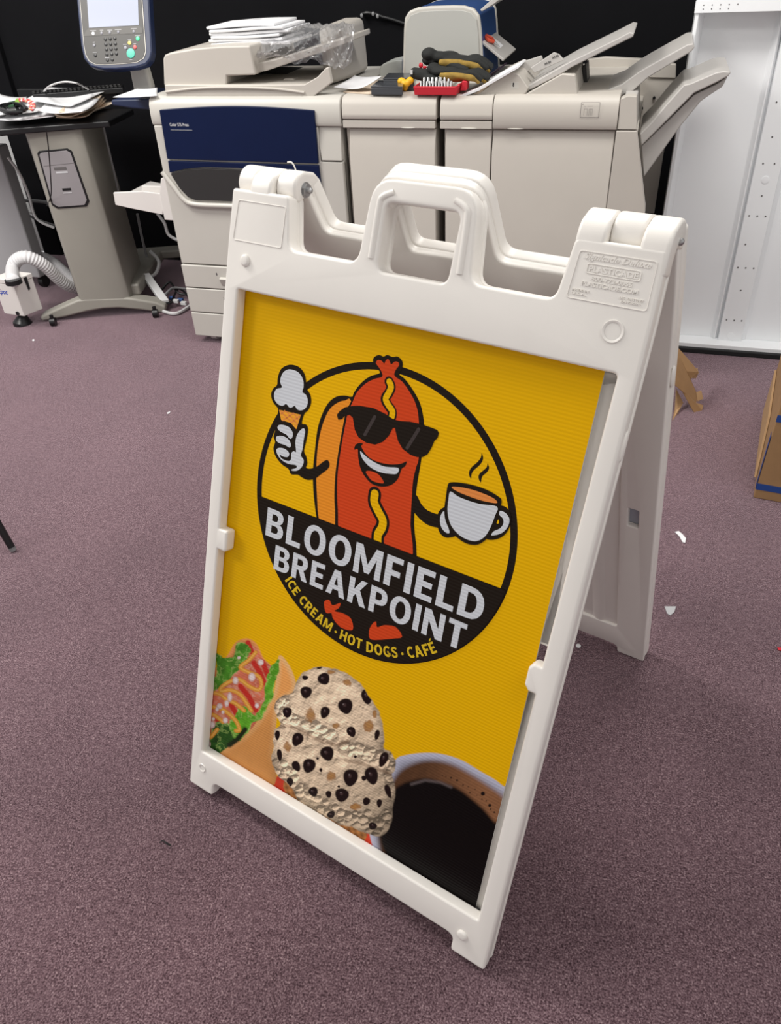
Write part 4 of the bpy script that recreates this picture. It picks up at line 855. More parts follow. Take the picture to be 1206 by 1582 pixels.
def key(x, y, r, mm, nm='key'):
    a = CP.at(110+x/8.614, y/8.614); b = MB(); rr = r/8.614/390
    b.tube([CP.P(a[0], a[1], .0030), CP.P(a[0], a[1], .0052), CP.P(a[0], a[1], .0058)], [rr, rr, rr*.7], 14); b.build(nm, M[mm], face)
for x, y, r, mm in ((302, 452, 18, 'keyw'), (412, 445, 16, 'keyg'), (522, 438, 16, 'keyg'), (635, 431, 16, 'keyg'), (840, 425, 16, 'keyg'), (893, 518, 22, 'green'), (785, 576, 22, 'keyy'), (730, 640, 20, 'keyg'), (855, 632, 22, 'keyr'), (800, 715, 52, 'teal'), (314, 608, 16, 'keyg'), (328, 742, 18, 'black')): key(x, y, r, mm)
for rw, (x0, y0) in enumerate(((462, 528), (468, 597), (475, 664), (482, 731), (490, 805))):
    for c in range(3 if rw < 4 else 2): key(x0+63*c, y0-5*c, 18, 'black', 'number_key')
for x, y, w_ in ((300, 415, 80), (412, 410, 45), (522, 408, 65), (632, 400, 85), (840, 388, 75), (312, 570, 28), (326, 703, 55), (785, 537, 45), (725, 598, 50), (890, 482, 70), (487, 775, 60), (805, 800, 36), (855, 590, 35)):
    p0 = CP.at(110+(x-w_/2)/8.614, (y+3)/8.614); p1 = CP.at(110+(x+w_/2)/8.614, (y+1)/8.614)
    b = MB(); b.prism([CP.P(p0[0], p0[1], .0044), CP.P(p1[0], p1[1], .0044), CP.P(p1[0], p1[1]+.0014, .0044), CP.P(p0[0], p0[1]+.0014, .0044)], CP.ez*.0002); b.build('key_caption', M['inkl'], face, smooth=0)
# papers on the console shelf
def paper(name, label, cat, pts, z, mm='paper', group=None, curl=.004, th=.0012, seed=0, dark=None):
    """a loose sheet: quad of world corners, gently curled"""
    p = [Vector(q) for q in pts]; rr = random.Random(seed); a1, a2, a3 = (rr.uniform(-1, 1) for _ in range(3))
    def fn(u, v):
        q = (p[0]*(1-u)+p[1]*u)*(1-v)+(p[3]*(1-u)+p[2]*u)*v
        return q+Vector((0, 0, z+curl*(abs(a1)*(u-.5)**2*4+abs(a2)*(v-.5)**2*4+a3*.4*math.sin(u*5+v*4)+.4)))
    b = MB(); b.sheet(fn, 10, 8)
    o = b.build(name, M[mm], None, smooth=60, label=label, cat=cat, group=group)
    md = o.modifiers.new('thick', 'SOLIDIFY'); md.thickness = th; md.offset = 1
    return o
paper('printed_sheet', 'white sheet lying on the navy shelf below the touch console', 'paper', [AZ(175, 152, .893), AZ(243, 150, .893), AZ(243, 137, .893), AZ(212, 139, .893)], 0, seed=3, curl=.003)
# ---- transport module
tm = thing('paper_transport_unit', 'narrow beige transport cabinet between the blue fronted copier and the finisher', 'printer', (-.1, 2.18, 0))
b = MB(); b.box(-.256, .045, YF+.03, YB, .06, .81); b.build('body', M['beige'], tm, bevel=.004)
b = MB(); cap(b, -.258, .052, zb=.829); b.build('top_cap', M['beige'], tm, bevel=.003)
b = MB(); b.prism([(-.258, YF+.004, .804), (-.258, YF+.004, .826), (-.258, YF+.03, .826), (-.258, YF+.03, .804)], (.306, 0, 0)); b.build('lip_rail', M['beige'], tm, bevel=.002)
b = MB(); doorprof(b, -.242, .047, .06, .800, YF); b.build('front_door', M['beige'], tm, bevel=.003)
b = MB(); b.ell((-.04, YF+.006, .806), (.026, .006, .0022)); b.build('finger_grip', M['beige2'], tm)
# ---- finisher
fn_ = thing('booklet_finisher', 'large beige finisher cabinet with slanted trays at the right of the print line', 'printer', (.4, 2.18, 0))
b = MB(); b.box(.072, .60, YF+.03, YB, .05, .81); b.box(.595, .66, YF+.03, YB, .05, .806); b.build('body', M['beige'], fn_, bevel=.004)
b = MB(); cap(b, .064, .2275, zb=.829); b.build('top_cap', M['beige'], fn_, bevel=.003)
b = MB(); cap(b, .2295, .5985, zb=.805); b.build('top_cap', M['beige'], fn_, bevel=.003)
b = MB(); b.prism([(.064, YF+.004, .804), (.064, YF+.004, .826), (.064, YF+.03, .826), (.064, YF+.03, .804)], (.163, 0, 0)); b.build('lip_rail', M['beige'], fn_, bevel=.002)
b = MB(); doorprof(b, .080, .2255, .05, .800); b.build('narrow_door', M['beige'], fn_, bevel=.003)
b = MB(); doorprof(b, .2290, .5955, .05, .800); b.build('wide_door', M['beige'], fn_, bevel=.003)
for x in (.155, .30):
    b = MB(); b.ell((x, YF+.006, .806), (.028, .006, .0022)); b.build('finger_grip', M['beige2'], fn_)
b = MB(); b.prism([(.6005, YF+.004, .806), (.600, YF+.004, .888), (.618, YF+.012, .894), (.644, YF+.008, .894), (.6565, YF+.004, .806)], (0, .04, 0)); b.build('corner_post_top', M['beige'], fn_, bevel=.003)
b = MB(); b.prism([(.597, YF+.003, .05), (.596, YF+.003, .5), (.5985, YF+.003, .8035), (.657, YF+.003, .8035), (.712, YF+.003, .59), (.77, YF+.003, .05)], (0, .035, 0)); b.build('corner_post', M['beige'], fn_, bevel=.003)
b = MB(); b.prism([(.645, YF+.05, .892), (.745, YF+.05, .05), (.66, YF+.05, .05), (.61, YF+.05, .892)], (0, .22, 0)); b.build('end_panel', M['lip'], fn_, bevel=.003)
b = MB(); b.prism(PY_([(907, 92), (935, 88.5), (1000, 92), (1044, 99.5), (1043, 120), (1010, 330), (900, 330)], 2.42), (0, .03, 0)); b.prism(PY_([(997, 93), (1044, 100), (1043.5, 121), (1001, 120)], 2.413), (0, .005, 0)); b.build('rear_panel', M['beige'], fn_, bevel=.003)
for px, py in ((991, 167), (998, 179), (1007, 181), (1010, 151)):
    p = AY(px, py, 2.417); b = MB(); b.cyl(p, p-Vector((0, .006, 0)), .005, 10); b.build('panel_screw', M['black'], fn_)
# label with cabinet pictogram
b = MB(); p0 = AY(895.5, 181.5, YF-.0002); p1 = AY(927, 158, YF-.0002); x0, x1, z0, z1 = p0.x, p1.x, p0.z, p1.z
yy = YF-.0008; t = .0010
for q in ((x0, x1, z0, z0+t), (x0, x1, z1-t, z1), (x0, x0+t, z0, z1), (x1-t, x1, z0, z1), (x0+.010, x0+.0106, z0+.005, z1-.017), (x0+.019, x0+.0196, z0+.005, z1-.017), (x0+.0285, x0+.0291, z0+.005, z1-.017), (x0+.010, x0+.0196, z1-.018, z1-.0174), (x0+.024, x0+.0345, z1-.018, z1-.0174), (x0+.010, x0+.014, z1-.012, z1-.0114), (x0+.018, x0+.034, z1-.0105, z1-.010), (x0+.024, x0+.0246, z0+.005, z1-.017), (x0+.0335, x0+.0341, z0+.005, z1-.017), (x0+.004, x0+.006, z1-.007, z1-.004)):
    b.box(q[0], q[1], yy-.0003, yy, q[2], q[3])
b.build('pictogram_label', M['ink'], fn_, smooth=0, label='small outlined cabinet pictogram')
# inserter wedge with slanted upper tray
W1 = [(735.5, 150), (739, 143.5), (762, 124), (790, 110.5), (802, 116), (816, 136), (813, 143), (803, 150)]
b = MB(); b.prism(PY_(W1, 1.90), (0, .26, 0)); b.build('inserter_wedge', M['beige'], fn_, bevel=.003)
b = MB(); text_on(b, '8', AY(791.3, 134, 1.8992), .0052, .011, .03); b.build('number_mark', M['black'], fn_, smooth=0)
b = MB(); b.prism(PY_([(789, 127), (801, 127), (801, 137), (789, 137)], 1.8996), (0, .0004, 0)); b.build('number_label', M['beige2'], fn_, smooth=0)
b = MB(); b.prism(PY_([(803, 150.5), (868, 114.5), (888, 116), (892.5, 152)], 1.90), (0, .26, 0)); b.build('stapler_hood', M['beige'], fn_, bevel=.003)
b = MB(); b.prism(PY_([(892.5, 152), (889, 117), (905, 99), (908, 149)], 2.1), (0, .10, 0)); b.build('stacker_throat', M['dark'], fn_)
b = MB(); b.prism(PY_([(803, 147), (804, 139), (880, 95.5), (955, 59), (972, 50), (979.5, 51), (977.5, 57), (958, 66.5), (881, 105), (868, 113.5)], 1.92), (0, .27, 0)); b.build('inserter_tray', M['lip'], fn_, bevel=.003)
b = MB(); b.prism(PY_([(783, 112), (800, 100), (800, 96), (806, 96), (836, 86), (838, 92), (822, 104), (808, 118)], 2.02), (0, .012, 0)); b.build('inserter_side_guide', M['lip'], fn_, bevel=.002)
b = MB(); b.prism(PY_([(819, 105), (855, 81), (863, 84), (871, 93), (825, 113)], 1.96), (0, .012, 0)); b.build('inserter_side_guide', M['lip'], fn_, bevel=.002)
b = MB()
for (px, py) in ((841, 101), (853, 91.5)): text_on(b, 'A4 B5', AY(px, py, 1.9585), .020, .006, .02, ex=(.94, 0, .34), ey=(-.34, 0, .94))
b.build('size_marks', M['black'], fn_, smooth=0)
# upper and lower stacker trays on the right
def tray(name, strip, y0, dy, rim):
    b = MB(); b.prism(PY_(strip, y0), (0, dy, 0)); t = b.build(name, M['lip'], fn_, bevel=.004, bseg=3)
tray('stacker_tray', [(914, 148), (960, 148), (978, 140), (1001, 120), (1066, 81), (1073, 74), (1071, 67), (1062, 68.5), (1000, 103), (985, 112), (960, 130)], 1.97, .28, 0)
tray('stacker_tray', [(988, 207), (1005, 190), (1030, 160), (1056, 131), (1066, 129), (1106, 112), (1118, 110), (1129, 111), (1126, 117), (1106, 128), (1072, 144), (1040, 176), (990, 226)], 1.93, .28, 0)
tray('stacker_tray', [(990, 226), (1040, 178), (1072, 146), (1106, 130), (1124, 118), (1116, 134), (1096, 147), (1082, 157), (1050, 196), (994, 274)], 1.95, .25, 0)
# ================================================================== THINGS ON TOP OF THE PRINT LINE
def blob(name, mm, parts, parent=None, vox=.004, label=None, cat=None, group=None, smooth_it=4):
    """organic lump: many capsules and ellipsoids fused by a voxel remesh"""
    b = MB()
    for p in parts:
        if p[0] == 'e': b.ell(p[1], p[2], p[3] if len(p) > 3 else None, 16, 10)
        else: b.tube(catmull(p[1], 5), p[2] if not isinstance(p[2], (list, tuple)) else [p[2][0]+(p[2][1]-p[2][0])*i/((len(p[1])-1)*5) for i in range((len(p[1])-1)*5+1)], 10)
    o = b.build(name, M[mm], parent, smooth=0, label=label, cat=cat, group=group)
    for f_ in o.data.polygons: f_.use_smooth = True
    md = o.modifiers.new('r', 'REMESH'); md.mode = 'VOXEL'; md.voxel_size = vox; md.use_smooth_shade = True
    md = o.modifiers.new('s', 'SMOOTH'); md.iterations = smooth_it
    return o
# folded prints stacked on the feeder
zs = AY(330, 73.5, 2.0).z; xl = AY(325, 70, 2.0).x; hd = .0098
for i in range(6):
    x0 = xl+[.010, .000, .012, .004, .008, -.004][i]; y0 = 1.985+[.0, .006, .002, .010, .004, .012][i]; w_ = .285-.02*(i % 3)
    def fn(u, v, i=i, x0=x0, y0=y0, w_=w_): return Vector((x0+w_*u, y0+.20*v, zs+.004+i*hd+.0085+.0016*math.sin(u*5+i)+.004*u))
    b = MB(); b.sheet(fn, 12, 4)
    o = b.build('paper_packet', M['paper'], None, smooth=60, label='white folded paper packet, %s of the pile on the copier feeder' % ['bottom', 'second from bottom', 'third from bottom', 'fourth from bottom', 'second from top', 'topmost'][i], cat='paper', group='folded paper packets on the copier feeder')
    md = o.modifiers.new('t', 'SOLIDIFY'); md.thickness = .0078; md.offset = -1; md = o.modifiers.new('b', 'BEVEL'); md.width = .002; md.segments = 2
zt_ = zs+6*hd+.012
b = MB(); p = [AY(346, 43, 2.03), AY(452, 41, 2.03)]
b.sheet(lambda u, v: Vector((p[0].x+(p[1].x-p[0].x)*u, 2.03+.14*v, p[0].z*(1-u)+p[1].z*u+.010*math.sin(u*5.5)-.0)), 16, 3)
o = b.build('loose_print', M['paper'], None, smooth=60, label='curled loose white print lying on top of the folded paper pile', cat='paper')
md = o.modifiers.new('t', 'SOLIDIFY'); md.thickness = .003; md.offset = 1
# clear plastic bag
rb_ = random.Random(11)
def nz(x, y, s=0):
    return math.sin(x*7.1+s)*math.cos(y*5.3+s*1.7)+.6*math.sin(x*15.7+y*11.3+s*2.1)+.4*math.sin(x*31-y*27+s)
def bagfn(k):
    back = [(405, 58), (425, 42), (452, 38), (480, 44), (510, 45), (533, 46), (545, 50)]
    edge_ = [(396, 88), (424, 83), (452, 75), (478, 66), (505, 58), (528, 52), (547, 55)]
    bot = [(398, 92), (428, 90), (456, 101), (480, 96), (512, 105), (530, 113), (543, 96)]
    def at_(l, f):
        i = min(5, int(f)); t = f-i; return l[i][0]*(1-t)+l[i+1][0]*t, l[i][1]*(1-t)+l[i+1][1]*t
    def fn(u, v):
        f = u*6; A_ = AY(*at_(back, f), 2.17+k*.012); B_ = AY(*at_(edge_, f), 1.918-k*.004); C_ = AY(*at_(bot, f), 1.905-k*.004)
        q_ = A_.lerp(B_, v/.6) if v < .6 else B_.lerp(C_, (v-.6)/.4)
        q_ = q_+Vector((0, 0, .014*math.sin(min(1, v/.6)*PI)))
        a = .0050*nz(u*3, v*3, k*2)+.0030*abs(math.sin(u*27+v*15+k))*math.sin(v*19+u*9)+.0040*abs(math.sin(v*14-u*29+k*3))+.0008*math.sin(u*70+v*50)
        a = a+.004
        return q_+Vector((a*.6, -abs(a)*1.3 if v > .55 else -abs(a)*.5, max(a, .001)))
    return fn
b = MB(); b.sheet(bagfn(0), 84, 44)
b.build('plastic_bag', M['film'], None, smooth=25, label='crumpled clear plastic bag draped over the copier feeder tray', cat='bag')
# sheets beside the feeder
paper('blank_form', 'white sheet with bent corner beside the copier feeder', 'paper', [AZ(516, 140.5, .898), AZ(556, 142, .900), AZ(590, 124, .925), AZ(548, 122, .922)], 0, seed=1, curl=.006)
paper('brown_folder', 'brown card folder under the white sheet beside the feeder', 'folder', [AZ(530, 143, .8955), AZ(574, 146, .8955), AZ(612, 127, .8955), AZ(566, 124, .8955)], 0, mm='paper2', seed=2, curl=.0, th=.0022)
# grey tabletop machine with rounded front and blue side
tmx = thing('tabletop_machine', 'upright grey tabletop machine with rounded corners and blue side panel on the print line', 'machine', AY(683, 122, 2.32))
ol = PY_([(620, 128), (621.5, 100), (623, 45), (624.5, 28), (631, 17), (645, 11.5), (665, 9.5), (700, 8.5), (717, 9), (731, 13), (740, 24), (742.5, 45), (747.5, 132)], 2.15)
b = MB(); b.prism(ol, (0, .022, 0)); b.build('front_shell', M['beige2'], tmx, bevel=.008, bseg=3)
mg = mat('machine_front_grey', (.44, .44, .41), .5)
b = MB(); cpt_ = (684, 72); il = [(cpt_[0]+(x-cpt_[0])*.93, cpt_[1]+(y-cpt_[1])*.93+2.5) for x, y in [(620, 132), (621.5, 100), (623, 45), (624.5, 28), (631, 17), (645, 11.5), (665, 9.5), (700, 8.5), (717, 9), (731, 13), (740, 24), (742.5, 45), (747.5, 132)]]
b.prism(PY_(il, 2.149), (0, -.0035, 0)); b.build('front_panel', mg, tmx, bevel=.003)
b = MB(); bk = [Vector((p.x-.002, 2.172, p.z-.002)) for p in ol]; b.prism(bk, (0, .27, 0)); b.build('blue_core', M['blue'], tmx, bevel=.004, label='blue body seen at the open side')
b = MB(); b.prism([Vector((p.x, 2.442, p.z)) for p in ol], (0, .022, 0)); b.build('rear_shell', M['beige2'], tmx, bevel=.006)
xr = ol[-1].x
b = MB(); f0 = Vector((xr-.002, 2.20, AX(750, 72, xr).z)); b.prism([(xr-.03, 2.18, 1.005), (xr-.03, 2.43, 1.005), (xr+.055, 2.43, .945), (xr+.055, 2.18, .945)], (.004, 0, .007)); fp_ = b.build('side_flap', M['lip'], tmx, bevel=.002)
b = MB(); b.prism([(xr-.022, 2.27, 1.0075), (xr+.028, 2.27, .972), (xr+.028, 2.33, .972), (xr-.022, 2.33, 1.0075)], (.0016, 0, .0023)); b.build('flap_label', M['paper'], fp_, smooth=0)
b = MB(); b.prism(PY_([(741, 15.5), (744, 18), (763, 6), (776, -4), (768, -8), (755, 3)], 2.16), (0, .25, 0)); b.build('raised_lid', M['lip'], tmx, bevel=.002)
pl_ = thing('snips', 'small red handled snips resting on the flap of the grey tabletop machine', 'tool', (xr+.005, 2.25, .99))
b = MB(); b.tube(catmull([(xr-.018, 2.235, 1.013), (xr-.002, 2.215, 1.004), (xr+.012, 2.235, .996)], 5), .0055, 8); b.tube(catmull([(xr-.018, 2.25, 1.013), (xr, 2.262, 1.003), (xr+.012, 2.242, .996)], 5), .0055, 8); b.build('handle', M['orange'], pl_)
b = MB(); b.tube([(xr+.010, 2.238, .998), (xr+.034, 2.236, .981)], [.005, .001], 8); b.build('blade', M['steel'], pl_)
# small grey device
sd = AZ(603, 122, .895)
b = MB(); b.prism(PY_([(585.5, 121), (585.5, 107), (589, 100), (600, 95), (612, 92.5), (622, 92.5), (622, 121)], 2.26), (0, .09, 0)); b.build('desk_gadget', mat('gadget_grey', (.50, .51, .47), .5), None, bevel=.006, bseg=3, label='small rounded grey device behind the papers, left of the upright grey machine', cat='device')
# smoky clear cases
for i, (pts, lb) in enumerate((([AZ(573, 147, .896), AZ(622, 147.5, .896), AZ(624, 137, .896), AZ(585, 137, .896)], 'dark clear plastic case in front of the small grey device'), ([AZ(592, 140, .896), AZ(640, 140, .896), AZ(642, 131, .896), AZ(600, 131, .896)], 'second dark clear case just behind the first one'))):
    t = thing('storage_case', lb, 'case', (pts[0]+pts[2])/2, group='dark clear cases on the print line'); t.location.z = .896
    b = MB(); b.prism(pts, (0, 0, .020 if i == 0 else .030)); b.build('case_body', M['smoke'], t, bevel=.003)
    b = MB(); b.prism([q_+Vector((0, 0, .0205 if i == 0 else .0305)) for q_ in pts], (0, 0, .004)); b.build('case_lid', M['smoke'], t, bevel=.0015)
# yellow ear plugs / knob
yc = AZ(627, 141, .896)+Vector((0, 0, .018))
b_ = [('e', yc+Vector((-.014, 0, .010)), (.013, .012, .011)), ('e', yc+Vector((.013, .004, .011)), (.012, .012, .011)), ('e', yc+Vector((0, -.004, .004)), (.015, .012, .012)), ('e', yc+Vector((-.004, .004, -.006)), (.010, .010, .012))]
o = blob('yellow_putty', 'yellow', b_, vox=.0022, label='bright yellow lump beside the red tool tray', cat='putty', smooth_it=2)
# red socket tray
rt = thing('socket_tray', 'red plastic tray of small steel sockets on the print line', 'tool tray', AZ(675, 143, .895))
A0, A1 = AZ(640, 147, .897), AZ(704, 147.5, .897)
b = MB(); hz = .024
b.prism([A0, A1, A1+Vector((.004, .13, 0)), A0+Vector((.002, .13, 0))], (0, 0, .006))
b.prism([A0, A1, A1+Vector((.012, -.002, hz+.006)), A1+Vector((-.004, -.002, hz)), A0+Vector((-.003, -.002, hz))], (0, .006, 0))
b.prism([A0, A0+Vector((0, .13, 0)), A0+Vector((-.003, .13, hz)), A0+Vector((-.003, 0, hz))], (.005, 0, 0))
b.prism([A1, A1+Vector((0, .13, 0)), A1+Vector((.008, .13, hz)), A1+Vector((.010, 0, hz+.006))], (-.005, 0, 0)); b.build('tray', M['red'], rt, bevel=.002)
b = MB(); b.box(A0.x+.012, A1.x-.05, A0.y+.02, A0.y+.07, .9035, .925); b.build('socket_rail', M['black'], rt, bevel=.002)
for i in range(11):
    b = MB(); x = A0.x+.018+i*.0095; b.tube([(x, A0.y+.010, .916), (x, A0.y+.016, .932)], .0038, 10); b.build('socket', M['steel'], rt)
for i in range(7):
    b = MB(); x = A0.x+.022+i*.013; b.tube([(x, A0.y+.035, .923), (x, A0.y+.042, .938)], .0048, 10); b.build('socket', M['steel'], rt)
b = MB(); x = A1.x+.018; b.prism([(x-.012, A1.y+.03, .905), (x+.008, A1.y+.03, .905), (x+.010, A1.y+.03, .930), (x-.006, A1.y+.03, .932)], (0, .04, 0)); b.build('latch', M['red'], rt, bevel=.003)
# work gloves
def glove(name, lb, base, dirx, up, k=1.0, flip=1):
    t = thing(name, lb, 'glove', base, group='black and mustard work gloves on the tool tray')
    d = Vector(dirx).normalized(); s_ = Vector((0, 0, 1)).cross(d).normalized()*flip; n = Vector((0, 0, 1)); B = Vector(base)
    def P(a, c, h): return B+d*a*k+s_*c*k+n*h*k
    back = [('e', P(.055, 0, up), (.065*k, .047*k, .018*k)), ('e', P(-.005, .004, up+.006), (.040*k, .034*k, .017*k)), ('e', P(-.035, -.004, up+.012), (.026*k, .030*k, .020*k)), ('e', P(.03, .02, up+.012), (.035*k, .022*k, .013*k))]
    for c, L in ((-.034, .07), (-.012, .085), (.012, .085), (.033, .068)):
        back.append(('t', [P(.09, c, up), P(.09+L*.5, c*1.25, up+.010), P(.09+L, c*1.3, up-.010)], (.0145*k, .011*k)))
    back.append(('t', [P(.03, -.038, up-.004), P(.07, -.062, up-.012), P(.10, -.066, up-.018)], (.016*k, .012*k)))
    blob('glove_back', 'glove', back, t, .005, smooth_it=3)
    pal = [('e', P(.055, -.012*flip, up-.010), (.060*k, .045*k, .014*k)), ('t', [P(.0, -.04*flip, up-.004), P(.06, -.052*flip, up+.002), P(.13, -.05*flip, up-.004)], (.010*k, .012*k))]
    for c, L in ((-.034, .066), (-.012, .080), (.012, .080), (.033, .062)):
        pal.append(('t', [P(.09, c, up-.009), P(.09+L*.5, c*1.25, up+.000), P(.09+L, c*1.3, up-.017)], (.013*k, .0105*k)))
    blob('glove_palm', 'glovey', pal, t, .005, smooth_it=3, label='mustard coloured palm side')
G0 = AZ(672, 133, .93)
glove('work_glove', 'upper black and mustard work glove heaped on the red socket tray', (G0.x-.03, 2.00, .965), (1, .15, -.12), .012, .95)
glove('work_glove', 'lower black and mustard work glove under the other glove', (G0.x-.01, 1.955, .945), (1, -.05, -.05), .0, .85, -1)
b_ = [('t', [AY(636, 112, 1.97), AY(655, 116, 1.96), AY(675, 121, 1.97)], (.016, .022)), ('t', [AY(655, 98, 1.98), AY(662, 90, 1.99), AY(672, 96, 1.99)], (.012, .018)), ('t', [AY(668, 96, 2.0), AY(685, 101, 2.0), AY(705, 106, 2.0), AY(735, 113, 2.0)], (.016, .013)), ('t', [AY(655, 123, 1.95), AY(668, 121, 1.94), AY(676, 125, 1.94)], (.012, .012))]
cg = blob('fabric_wrap', 'glove', b_, vox=.0045, label='bunched black fabric cuff with red tab beside the gloves', cat='fabric')
b = MB(); b.ell(AY(650, 101, 1.965), (.007, .006, .008)); b.ell(AY(656, 104, 1.962), (.007, .004, .004)); b.build('red_tab', M['red'], cg)
b = MB(); b.prism(PY_([(633, 108), (637, 108), (637, 115), (634, 115)], 1.945), (0, .002, 0)); b.build('reflective_tab', M['cable'], cg, smooth=0)
# board and slim folder leaning on the inserter wedge
b = MB(); b.prism(PY_([(703, 149.6), (712, 147), (737, 137), (798, 103.5), (800, 105.5), (740, 140), (716, 149.2)], 1.885), (0, .16, 0)); b.build('white_board_sheet', M['paper'], None, bevel=0, smooth=0, label='thin white board leaning up the finisher wedge', cat='board')
b = MB(); b.prism(PY_([(722, 149), (738, 141.5), (755, 130.5), (757, 132), (741, 144), (728, 149.6)], 1.90), (0, .13, 0)); b.build('brown_card', M['paper2'], None, smooth=0, label='brown card tucked beneath the leaning white board', cat='card')
b = MB(); b.prism(PY_([(744, 124), (774, 103.5), (775.5, 104.5), (752, 124), (738, 131)], 2.06), (0, .10, 0)); b.build('dark_folder', mat('plum_black', (.02, .008, .018), .5), None, smooth=0, label='dark plum folder behind the leaning white board', cat='folder')
# cable clipped on the black wall
wc = thing('wall_cable', 'black cable with metal clips running on the black wall behind the copier', 'cable', AY(590, 30, WY-.01))
b = MB(); b.tube(catmull([AY(558, 23, WY-.012), AY(566, 20, WY-.02), AY(580, 22, WY-.02), AY(590, 26, WY-.018), AY(605, 30, WY-.012), AY(626, 37, WY-.012)], 5), .007, 8); b.build('cable', M['black'], wc)
for px, py in ((558.5, 24), (576, 21.5), (583, 25)):
    b = MB(); b.ell(AY(px, py, WY-.028), (.006, .004, .008)); b.build('clip', M['cableg'], wc)

# ================================================================== SERVER STAND AND DESK AT THE LEFT
an = math.radians(21.7); E1 = Vector((math.cos(an), math.sin(an), 0)); BKd = Vector((-math.sin(an), math.cos(an), 0))
SPo = AZ(160, 474, .05); SP = PL(SPo, E1, (0, 0, 1))
def SQ(l, w=0.0): return [SP.P(*SP.at(x, y, w), w) for x, y in l]
st = thing('pedestal_stand', 'putty grey pedestal stand on spread feet carrying the black desk top', 'stand', (SPo.x, SPo.y+.1, 0))
b = MB(); b.prism(SQ([(61, 490), (64, 497), (100, 490.5), (136, 481.5), (160, 477.5), (184, 476.5), (218, 479.5), (252, 484.5), (257, 480), (256, 473), (240, 467), (205, 461.5), (190, 460), (130, 462), (119, 464), (100, 472), (80, 481)]), BKd*.07); 
b.build('front_foot', M['stand'], st, bevel=.010, bseg=3)
b = MB(); b.prism([SP.P(-.10, .02, -.05), SP.P(.16, .02, -.05), SP.P(.20, .02, -.50), SP.P(-.02, .02, -.50)], (0, 0, .05)); b.prism([SP.P(-.22, .03, -.48), SP.P(.50, .03, -.48), SP.P(.50, .03, -.56), SP.P(-.22, .03, -.56)], (0, 0, .04)); b.build('rear_foot', M['stand'], st, bevel=.010, bseg=2)
colp = [(37, 201), (123.5, 465), (203, 460), (128, 203)]
a = [SP.at(x, y, -.02) for x, y in colp]; bx0, bx1, bz = a[1][0], a[2][0], a[1][1]; zt2 = a[0][1]
b = MB(); 
pr_ = [(a[1][0], 0), (a[1][0]+.012, .018), (a[2][0]-.03, .018), (a[2][0]-.004, .004), (a[2][0]+.004, -.03), (a[2][0]+.006, -.30), (a[1][0], -.30)]
ptb = [SP.P(x, a[1][1]-.01, w_-.02) for x, w_ in pr_]
ptt = [SP.P(x+(a[0][0]-a[1][0] if x < (bx0+bx1)/2 else a[3][0]-a[2][0]), zt2, w_-.02) for x, w_ in pr_]
vb_ = [b.b.verts.new(p_) for p_ in ptb]; vt_ = [b.b.verts.new(p_) for p_ in ptt]; k = len(vb_)
for i in range(k): b.face([vb_[i], vb_[(i+1) % k], vt_[(i+1) % k], vt_[i]])
b.face(vb_); b.face(vt_); b.build('column', M['stand'], st, bevel=.006, bseg=3)
hp_ = [SP.at(x, y, -.001) for x, y in ((57.5, 237), (60, 233), (104, 229), (111, 233), (138, 311), (134, 319), (89, 322.5), (80, 317))]
hb = plate('hatch_rim', [roundpoly(hp_[::-1], .006, 3)], .006, .002, M['black'], st, SP.M, .001, 1, 'black rubber hatch rim')
hc = (sum(p[0] for p in hp_)/8, sum(p[1] for p in hp_)/8)
hi = [(hc[0]+(p[0]-hc[0])*.90, hc[1]+(p[1]-hc[1])*.935) for p in hp_]
plate('hatch_panel', [roundpoly(hi[::-1], .006, 3)], .006, .001, M['hatch'], st, SP.M, .0025, 1, 'lilac grey hatch panel')
for (p0, p1, h_, mm) in (((84, 263), (103, 262), .010, 'ink'), ((87, 268), (105, 267), .006, 'inkl'), ((97, 295), (110, 294), .009, 'black'), ((98, 299), (111, 298), .003, 'inkl')):
    q0 = SP.at(*p0, .0028); q1 = SP.at(*p1, .0028); b = MB(); b.prism([SP.P(q0[0], q0[1], .0028), SP.P(q1[0], q1[1], .0028), SP.P(q1[0], q1[1]+h_, .0028), SP.P(q0[0], q0[1]+h_, .0028)], SP.ez*.0006); b.build('rating_label', M[mm], st, smooth=0)
q0 = SP.at(67, 257, .0028); q1 = SP.at(116, 252, .0028); b = MB(); b.prism([SP.P(q0[0], q0[1], .0026), SP.P(q1[0], q1[1], .0026), SP.P(q1[0], q1[1]+.0012, .0026), SP.P(q0[0], q0[1]+.0012, .0026)], SP.ez*.0004); b.build('hatch_seam', M['ink'], st, smooth=0)
for px, py in ((82, 497), (240, 484)):
    c = AZ(px, py, .018); b = MB(); b.cyl(c-E1*.011, c+E1*.011, .018); b.cyl(c, c+Vector((0, 0, .03)), .008); b.build('caster', M['black'], st)
# black desk top
DZ = .775
dk_ = [AZ(168, 187, DZ), AZ(206, 168, DZ), AZ(206, 168, DZ)+Vector((-1.05, .02, 0)), AZ(0, 204, DZ)+Vector((-.35, -.10, 0))]
b = MB(); b.prism(dk_, (0, 0, -.022)); b.build('desk_top', M['black'], st, bevel=.005, bseg=2, label='glossy black desk top')
b = MB(); q0 = AZ(0, 209, DZ-.03); q1 = AZ(112, 197, DZ-.03); b.tube([q0, q1, q1+Vector((.03, .05, -.06))], .004, 8); b.tube([AZ(90, 216, .72), AZ(112, 196, .74)], .006, 8); b.prism([AZ(110, 196, .75), AZ(130, 196, .75), AZ(128, 204, .73), AZ(120, 210, .72), AZ(112, 203, .73)], (0, .05, 0)); b.build('desk_bracket', M['black'], st)
